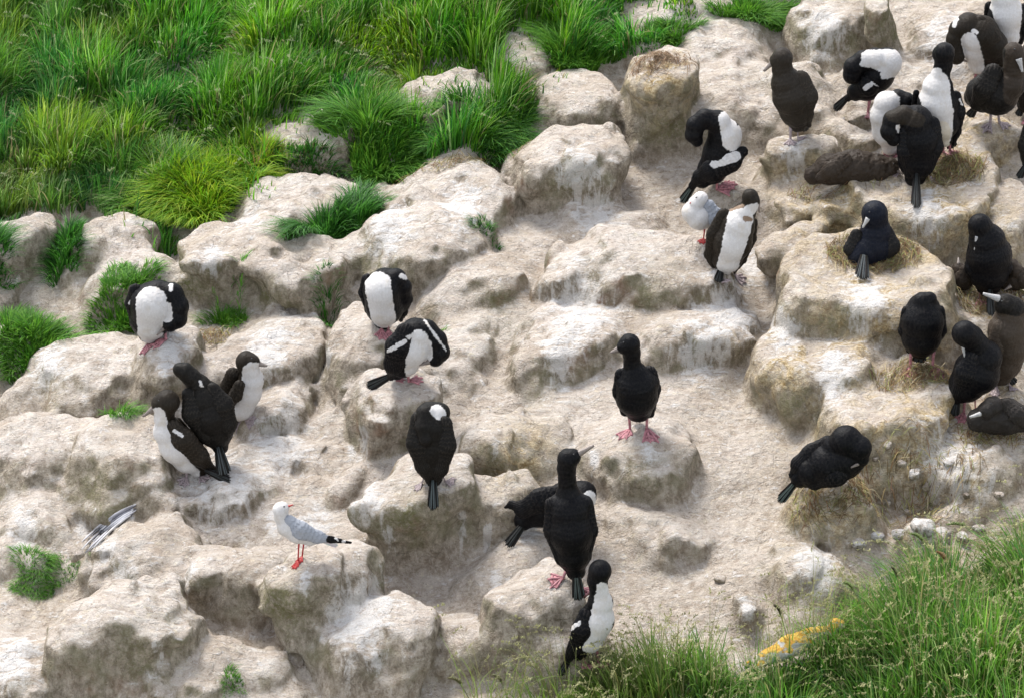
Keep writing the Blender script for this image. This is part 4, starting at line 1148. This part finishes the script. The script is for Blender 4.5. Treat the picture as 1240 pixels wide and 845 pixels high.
tuft(700,62,48,24,2300,(.12,.24),'bright clump above the smooth grey boulder',BG,7)
tuft(34,404,42,28,2600,(.08,.20),'green tuft at the left edge below the small pale rock',BG,8)
tuft(148,386,42,22,1900,(.06,.14),'low green tuft left of the preening shag by the grass',BG,9)
tuft(178,350,26,14,700,(.05,.11),'thin strip of green grass above the preening shag',BG,10)
tuft(276,388,26,12,700,(.05,.13),'small green tuft right of the preening shag by the grass',BG,11,wd=(.003,.0055))
tuft(398,372,14,16,500,(.05,.12),'small green tuft between the flat boulder and the upright rock',DG,12,wd=(.003,.0055))
tuft(148,500,20,9,260,(.05,.12),'small bright tuft on rock above the group of three shags',BG,13,wd=(.003,.0055))
tuft(54,694,44,17,1700,(.03,.08),'low round patch of green turf at the lower left',BG,14,lean=.6,wd=(.003,.005))
tuft(281,825,13,9,300,(.02,.06),'tiny green tuft near the bottom edge',BG,15,wd=(.003,.0055))
tuft(588,276,18,8,300,(.03,.08),'tiny dark tuft above the rounded hump',DG,16,wd=(.003,.0055))
tuft(530,402,12,6,90,(.02,.06),'faint wisp of green between the two preening shags in the middle',BG,17,wd=(.003,.0055))
tuft(914,20,44,16,2200,(.08,.20),'bright green tuft at the top edge between pale rocks',BG,18)
tuft(800,46,40,10,900,(.06,.14),'green fringe in front of the pale flat rock at the top',BG,19)
tuft(365,196,48,12,1100,(.05,.13),'dull green fringe in front of the lone pale rock in the grass',np.concatenate([DG,[(.14,.13,.06)]]),20)
tuft(-8,318,22,24,800,(.08,.18),'shaggy green tuft beside the grey boulder at the far left',DG,21)
tuft(80,300,20,26,1000,(.09,.22),'green tuft between the grey boulder and the grey-brown one',DG,22)

# foreground grass: nearer, thinner, with seed heads
FG = [(520,960),(560,900),(640,880),(680,850),(760,815),(860,815),(905,835),(960,812),(1000,782),(1050,748),(1100,722),(1160,706),(1240,694),(1320,680),(1400,900),(1400,1100),(520,1100)]
FP = np.array([(.12,.27,.04),(.19,.34,.06),(.12,.30,.03),(.30,.42,.14),(.07,.20,.05),(.32,.30,.12)])
def fcol(px, col, rg):
    k = np.clip((900 - px[:, 0]) / 150, 0, 1)[:, None] * .45
    return col * (1 - k) + np.array([.17, .18, .04]) * k
grass_field('grass', FG, 6500, .30, (.16, .40), np.random.default_rng(8), FP, [.25,.2,.2,.13,.16,.06],
            dict(label='tangle of thin foreground grass with pale seed heads at the bottom right', cat='grass', kind='stuff'), wind=(-.9, -.1), width=(.006, .012),
            colfun=fcol, hfun=lambda p: np.clip(.8 + (p[:, 0] - 750) / 600, .75, 1.35), seed_frac=.05, bounds=np.array([on_plane(500, 1000)[:2], on_plane(1420, 660)[:2], (-1, -3.95)]), seedcol=(.46,.44,.22))

FG2 = [(560,850),(700,812),(770,792),(900,805),(1000,762),(1100,712),(1240,690),(1340,690),(1340,830),(1000,850),(560,900)]
grass_field('grass', FG2, 520, .45, (.30, .46), np.random.default_rng(18), FP, [.2,.2,.2,.15,.05,.2],
            dict(label='sparse taller stems with seed heads standing above the foreground grass', cat='grass', kind='stuff'), wind=(-.7, .1), width=(.003, .005),
            colfun=fcol, seed_frac=.5, bounds=np.array([on_plane(500, 1000)[:2], on_plane(1420, 640)[:2], (-1, -3.95)]), seedcol=(.34,.33,.15))
def stem(x0, y0, x1, y1, d0, label, headcol=(.16,.22,.06), L=.10):
    A = hit(x0, y0); s = pscale(A)
    B = A + np.array([(x1 - x0) / s, -d0, ((y0 - y1) / s + d0 * math.sin(E)) / math.cos(E)])
    mid = (A + B) / 2 + np.array([0, 0, .06])
    q = [A * (1 - t) ** 2 + 2 * mid * t * (1 - t) + B * t * t for t in np.linspace(0, 1, 8)]
    V, Fc = tube(q, list(np.linspace(.0035, .0014, 8)), 6)
    o = mesh_py('tall_grass', [v for v in V], Fc, M_STEM, None, A); o.location = A
    tag(o, label, 'grass stem', 'tall seed stems in the foreground')
    rg = np.random.default_rng(int(x0))
    d = (q[-1] - q[-3]); d /= np.linalg.norm(d)
    hv, hf, hc = heads(np.array([q[-1] - d * L * .8]), np.array([d]), rg, L * 1.2, np.array([headcol]), per=90, w=.006)
    mesh_np('seed_head', hv - A, hf, M_GRASS, parent=o, smooth=False, cols={'blade': hc})
M_STEM = plain("grass stem", (.14, .18, .06), .6)
stem(1176,742,1098,640,.1,'tall arching stem with a green seed head reaching over the white stone')
stem(1262,700,1146,628,.1,'long arching stem leaning in from the right edge with a feathery seed head')
stem(1180,770,1128,662,.1,'rust-tinged seed stem rising beside the arching one',(.25,.15,.06))
stem(1075,800,1018,698,.1,'thin upright seed stem left of the tallest foreground grass')
stem(1110,800,1072,680,.1,'dark upright seed stem in the middle of the foreground grass',(.12,.14,.05))
stem(960,800,936,728,.05,'dark bent stem beside the orange lichen rock',(.08,.08,.03))
stem(575,860,548,815,.05,'small wispy stem at the bottom left of the foreground grass',(.16,.15,.07))
stem(620,860,600,812,.05,'thin wispy stem at the bottom edge, second from the left of the fringe',(.15,.15,.07))

# rock with orange lichen
def lump(name, px, py, sx, sy, sz, mat, label, cat, group, seed=1, rot=0.0, rough=.2, tilt=0.0, lift=.0, white=0.0):
    P0 = hit(px, py); h = max(.006, min(sx, sy, sz) / 9)
    n = [int(2 * a * 1.6 / h) for a in (sx, sy, sz)]
    g = [(np.arange(k) - k / 2) * h for k in n]
    X = np.stack(np.meshgrid(*g, indexing='ij'), -1)
    S = X.reshape(-1, 3)
    q = np.linalg.norm(S / np.array([sx, sy, sz]), axis=1) - 1
    m = min(sx, sy, sz)
    d = q * m + m * rough * (point_noise(S + seed * 3.1, m * 1.1, seed) + .5 * point_noise(S, m * .45, seed + 1))
    V, Q = surface_nets(d.reshape(X.shape[:3]), [a[0] for a in g], h)
    nn = vnormals(V, Q)
    if (V * nn).sum() < 0: Q = Q[:, ::-1]
    c, s_ = math.cos(rot), math.sin(rot); ct, st = math.cos(tilt), math.sin(tilt)
    V = V @ np.array([[ct, 0, st], [0, 1, 0], [-st, 0, ct]]) @ np.array([[c, s_, 0], [-s_, c, 0], [0, 0, 1]])
    z = np.zeros((len(V), 3), np.float32); z[:, 0] = white
    o = mesh_np(name, V, Q, mat, cols={'zone': z, 'dirt': z * 0}); o.location = P0 + np.array([0, 0, lift])
    tag(o, label, cat, group)
    return o
def lichen_material():
    m, nt, bs = nodes("orange lichen rock")
    tc = nt.nodes.new("ShaderNodeTexCoord"); pos = tc.outputs['Object']
    geo = nt.nodes.new("ShaderNodeNewGeometry"); sx = nt.nodes.new("ShaderNodeSeparateXYZ"); nt.links.new(geo.outputs['Normal'], sx.inputs[0])
    n1 = noise(nt, pos, 16, 5, .6); n2 = noise(nt, pos, 60, 5, .6)
    a = math_n(nt, 'ADD', sx.outputs['Z'], math_n(nt, 'MULTIPLY', n1, 1.9))
    grey = mix(nt, n2, (.30, .28, .25), (.58, .56, .53))
    org = mix(nt, ramp(nt, n2, .35, .65), (.38, .19, .02), (.50, .34, .06))
    nt.links.new(mix(nt, ramp(nt, a, 1.42, 1.62), grey, org), bs.inputs['Base Color'])
    bs.inputs['Roughness'].default_value = .9
    b = nt.nodes.new("ShaderNodeBump"); b.inputs['Distance'].default_value = .01; nt.links.new(n2, b.inputs['Height']); nt.links.new(b.outputs[0], bs.inputs['Normal'])
    return m
lump('rock', 964, 800, .27, .06, .055, lichen_material(), 'rock coated with bright orange lichen in the foreground grass', 'rock', None, 4, .25, .25, .34, .11)

# loose stones and crumbs, each its own
rs = random.Random(3)
STN = [(1108,575,.045),(1092,562,.03),(1122,590,.035),(1075,610,.025),(1100,620,.03),(1118,640,.07),(1140,648,.05),(1165,652,.05),(1185,640,.04),(1090,648,.05),
       (1040,660,.04),(1062,650,.045),(1150,560,.04),(1075,540,.03),(1060,556,.025),(1130,610,.03),(1170,600,.025),(1210,600,.03),
       (872,702,.035)]
where = ['beside the straw-skirted mound','near the foreground grass','on the bare slope']
for i, (x, y, r) in enumerate(STN):
    nm = 'stone'
    lump(nm, x, y, r, r * rs.uniform(.7, 1), r * rs.uniform(.5, .8), M_ROCK, 'small pale stone lying on the slope between the crouching shag and foreground grass', 'stone', 'loose stones on the right side', 10 + i, rs.uniform(0, 3), .22, 0, r * .15, .85 if r > .038 else .3)

# straw nests
SP = np.array([(.36,.27,.12),(.24,.17,.08),(.46,.39,.24),(.16,.12,.06),(.28,.29,.10),(.22,.12,.06)])
def nest(px, py, rx, ry, n, label, hollow=.55, out=1.0, seed=0, pal=SP, high=.04):
    rg = np.random.default_rng(seed + 50)
    P0 = hit(px, py); s = pscale(P0)
    r = (hollow + (1 - hollow) * rg.random(n) ** .8); a = rg.uniform(0, 2 * math.pi, n)
    x = P0[0] + r * np.cos(a) * rx / s; y = P0[1] + r * np.sin(a) * ry / s / math.sin(E) * .8
    L = rg.uniform(.03, .11, n)
    R = np.column_stack([x, y, gz_fast(x, y) + rg.random(n) * high * np.clip(1.1 - r, 0.1, 1)])
    az = a + math.pi / 2 * rg.choice([-1, 1], n) + rg.normal(0, .6, n)
    d = np.stack([np.cos(az), np.sin(az)], 1)
    E2 = R[:, :2] + d * L[:, None]
    zt = gz_fast(E2[:, 0], E2[:, 1])
    sd_ = np.stack([-d[:, 1], d[:, 0], np.zeros(n)], 1) * .0022
    e3 = np.column_stack([E2, np.maximum(zt, R[:, 2] - .05) + rg.random(n) * .02])
    md = (R + e3) / 2; md[:, 2] += L * rg.uniform(.05, .3, n)
    V = np.stack([R - sd_, R + sd_, md - sd_, md + sd_, e3 - sd_ * .4, e3 + sd_ * .4], 1).reshape(-1, 3)
    b = np.arange(n) * 6
    Fq = np.concatenate([np.stack([b, b + 1, b + 3, b + 2], 1), np.stack([b + 2, b + 3, b + 5, b + 4], 1)])
    C = np.repeat(pick(rg, n, pal, var=.35), 6, 0)
    o = mesh_np('nest', V - P0, Fq, M_STRAW, smooth=False, cols={'blade': C}); o.location = P0
    tag(o, label, 'nest', 'straw nests')
nest(1150,206,42,18,1000,'straw lining of the round nest under the tall white-breasted shag',.0,seed=1)
nest(1058,314,58,20,900,'straw nest ring under the sitting blue-black shag',.35,seed=2)
nest(1118,455,62,18,650,'flattened straw nest under the shag with both pink feet showing',.0,seed=3)
nest(1012,590,56,18,520,'straw nest under the crouching black shag',.3,seed=4)
nest(1015,226,62,14,220,'sparse straw around the fluffy brown chick',.6,seed=5)
nest(1205,362,50,16,420,'straw nest under the large black shag and its chicks',.2,seed=6)
nest(1110,606,80,26,330,'scattered straw litter between the crouching shag and the foreground grass',.0,seed=7)
nest(1205,525,46,14,320,'straw under the dark lying chick',.2,seed=8)
nest(800,72,44,16,300,'dry brown plant litter on top of the tall crumbly block',.0,seed=9,pal=np.array([(.20,.12,.06),(.30,.20,.12),(.14,.09,.05)]))
nest(255,408,30,10,120,'dry stalks beside the small tuft right of the preening shag',.0,seed=10)
nest(560,196,80,8,180,'strip of dead brown stalks under the edge of the big dark green clump',.0,seed=11)

# cast grey wing draped along the rock at lower left
def feathers():
    T = hit(130, 645); V, Fc, Cc = [], [], []
    pal = [(.50,.50,.52),(.34,.34,.37),(.44,.44,.47),(.13,.13,.15),(.55,.55,.56),(.24,.24,.27),(.15,.15,.17)]
    for i in range(12):
        pts = []
        t0, t1 = .05 * (i % 3), 1 - .07 * ((i * 5) % 4)
        for t in np.linspace(t0, t1, 9):
            x = 165 - 66 * t; y = 617 + 30 * t + 22 * t * t + (i - 5) * 1.9 * (.5 + .7 * t)
            p = hit(x, y); pts.append(p + np.array([0, 0, .012 + .006 * (i % 2)]))
        pts = [pts[0]] + [(pts[j - 1] + pts[j] * 2 + pts[j + 1]) / 4 for j in range(1, 8)] + [pts[-1]]
        rr = [.003, .006, .008, .008, .0075, .007, .006, .005, .002]
        v, f = tube(pts, rr, 7)
        Fc += [tuple(len(V) + j for j in q) for q in f]; V += list(v)
        cc = np.tile(np.array(pal[i % 7]), (len(v), 1)) * (1 + .5 * point_noise(np.array(v), .03, i))[:, None]
        Cc.append(np.clip(cc, 0.01, 1))
    o = mesh_py('dead_wing', V, Fc, M_PLUME, None, T, True, np.concatenate(Cc)); o.location = T
    tag(o, 'weathered grey and white feathered wing lying against the flat boulder at lower left', 'feathers')
feathers()

# wide ground beyond the detailed hillside
def wide():
    xs = [-300, -60, -15, -6, -4.25, -2, 0, 2, 4.25, 6, 15, 60, 300]; ys = [-14, -8, -5, -4.0, -2, 0, 2, 4, 5.1, 7, 15, 60, 300]
    V, Fc = [], []
    for i, x in enumerate(xs):
        for j, y in enumerate(ys):
            V.append((x, y, SL * min(y, 60) + GX * max(-20, min(20, x)) - .2))
    for i in range(len(xs) - 1):
        for j in range(len(ys) - 1):
            a = i * len(ys) + j
            Fc.append((a, a + len(ys), a + len(ys) + 1, a + 1))
    o = mesh_py('terrain', V, Fc, M_ROCK); tag(o, kind='structure')
wide()
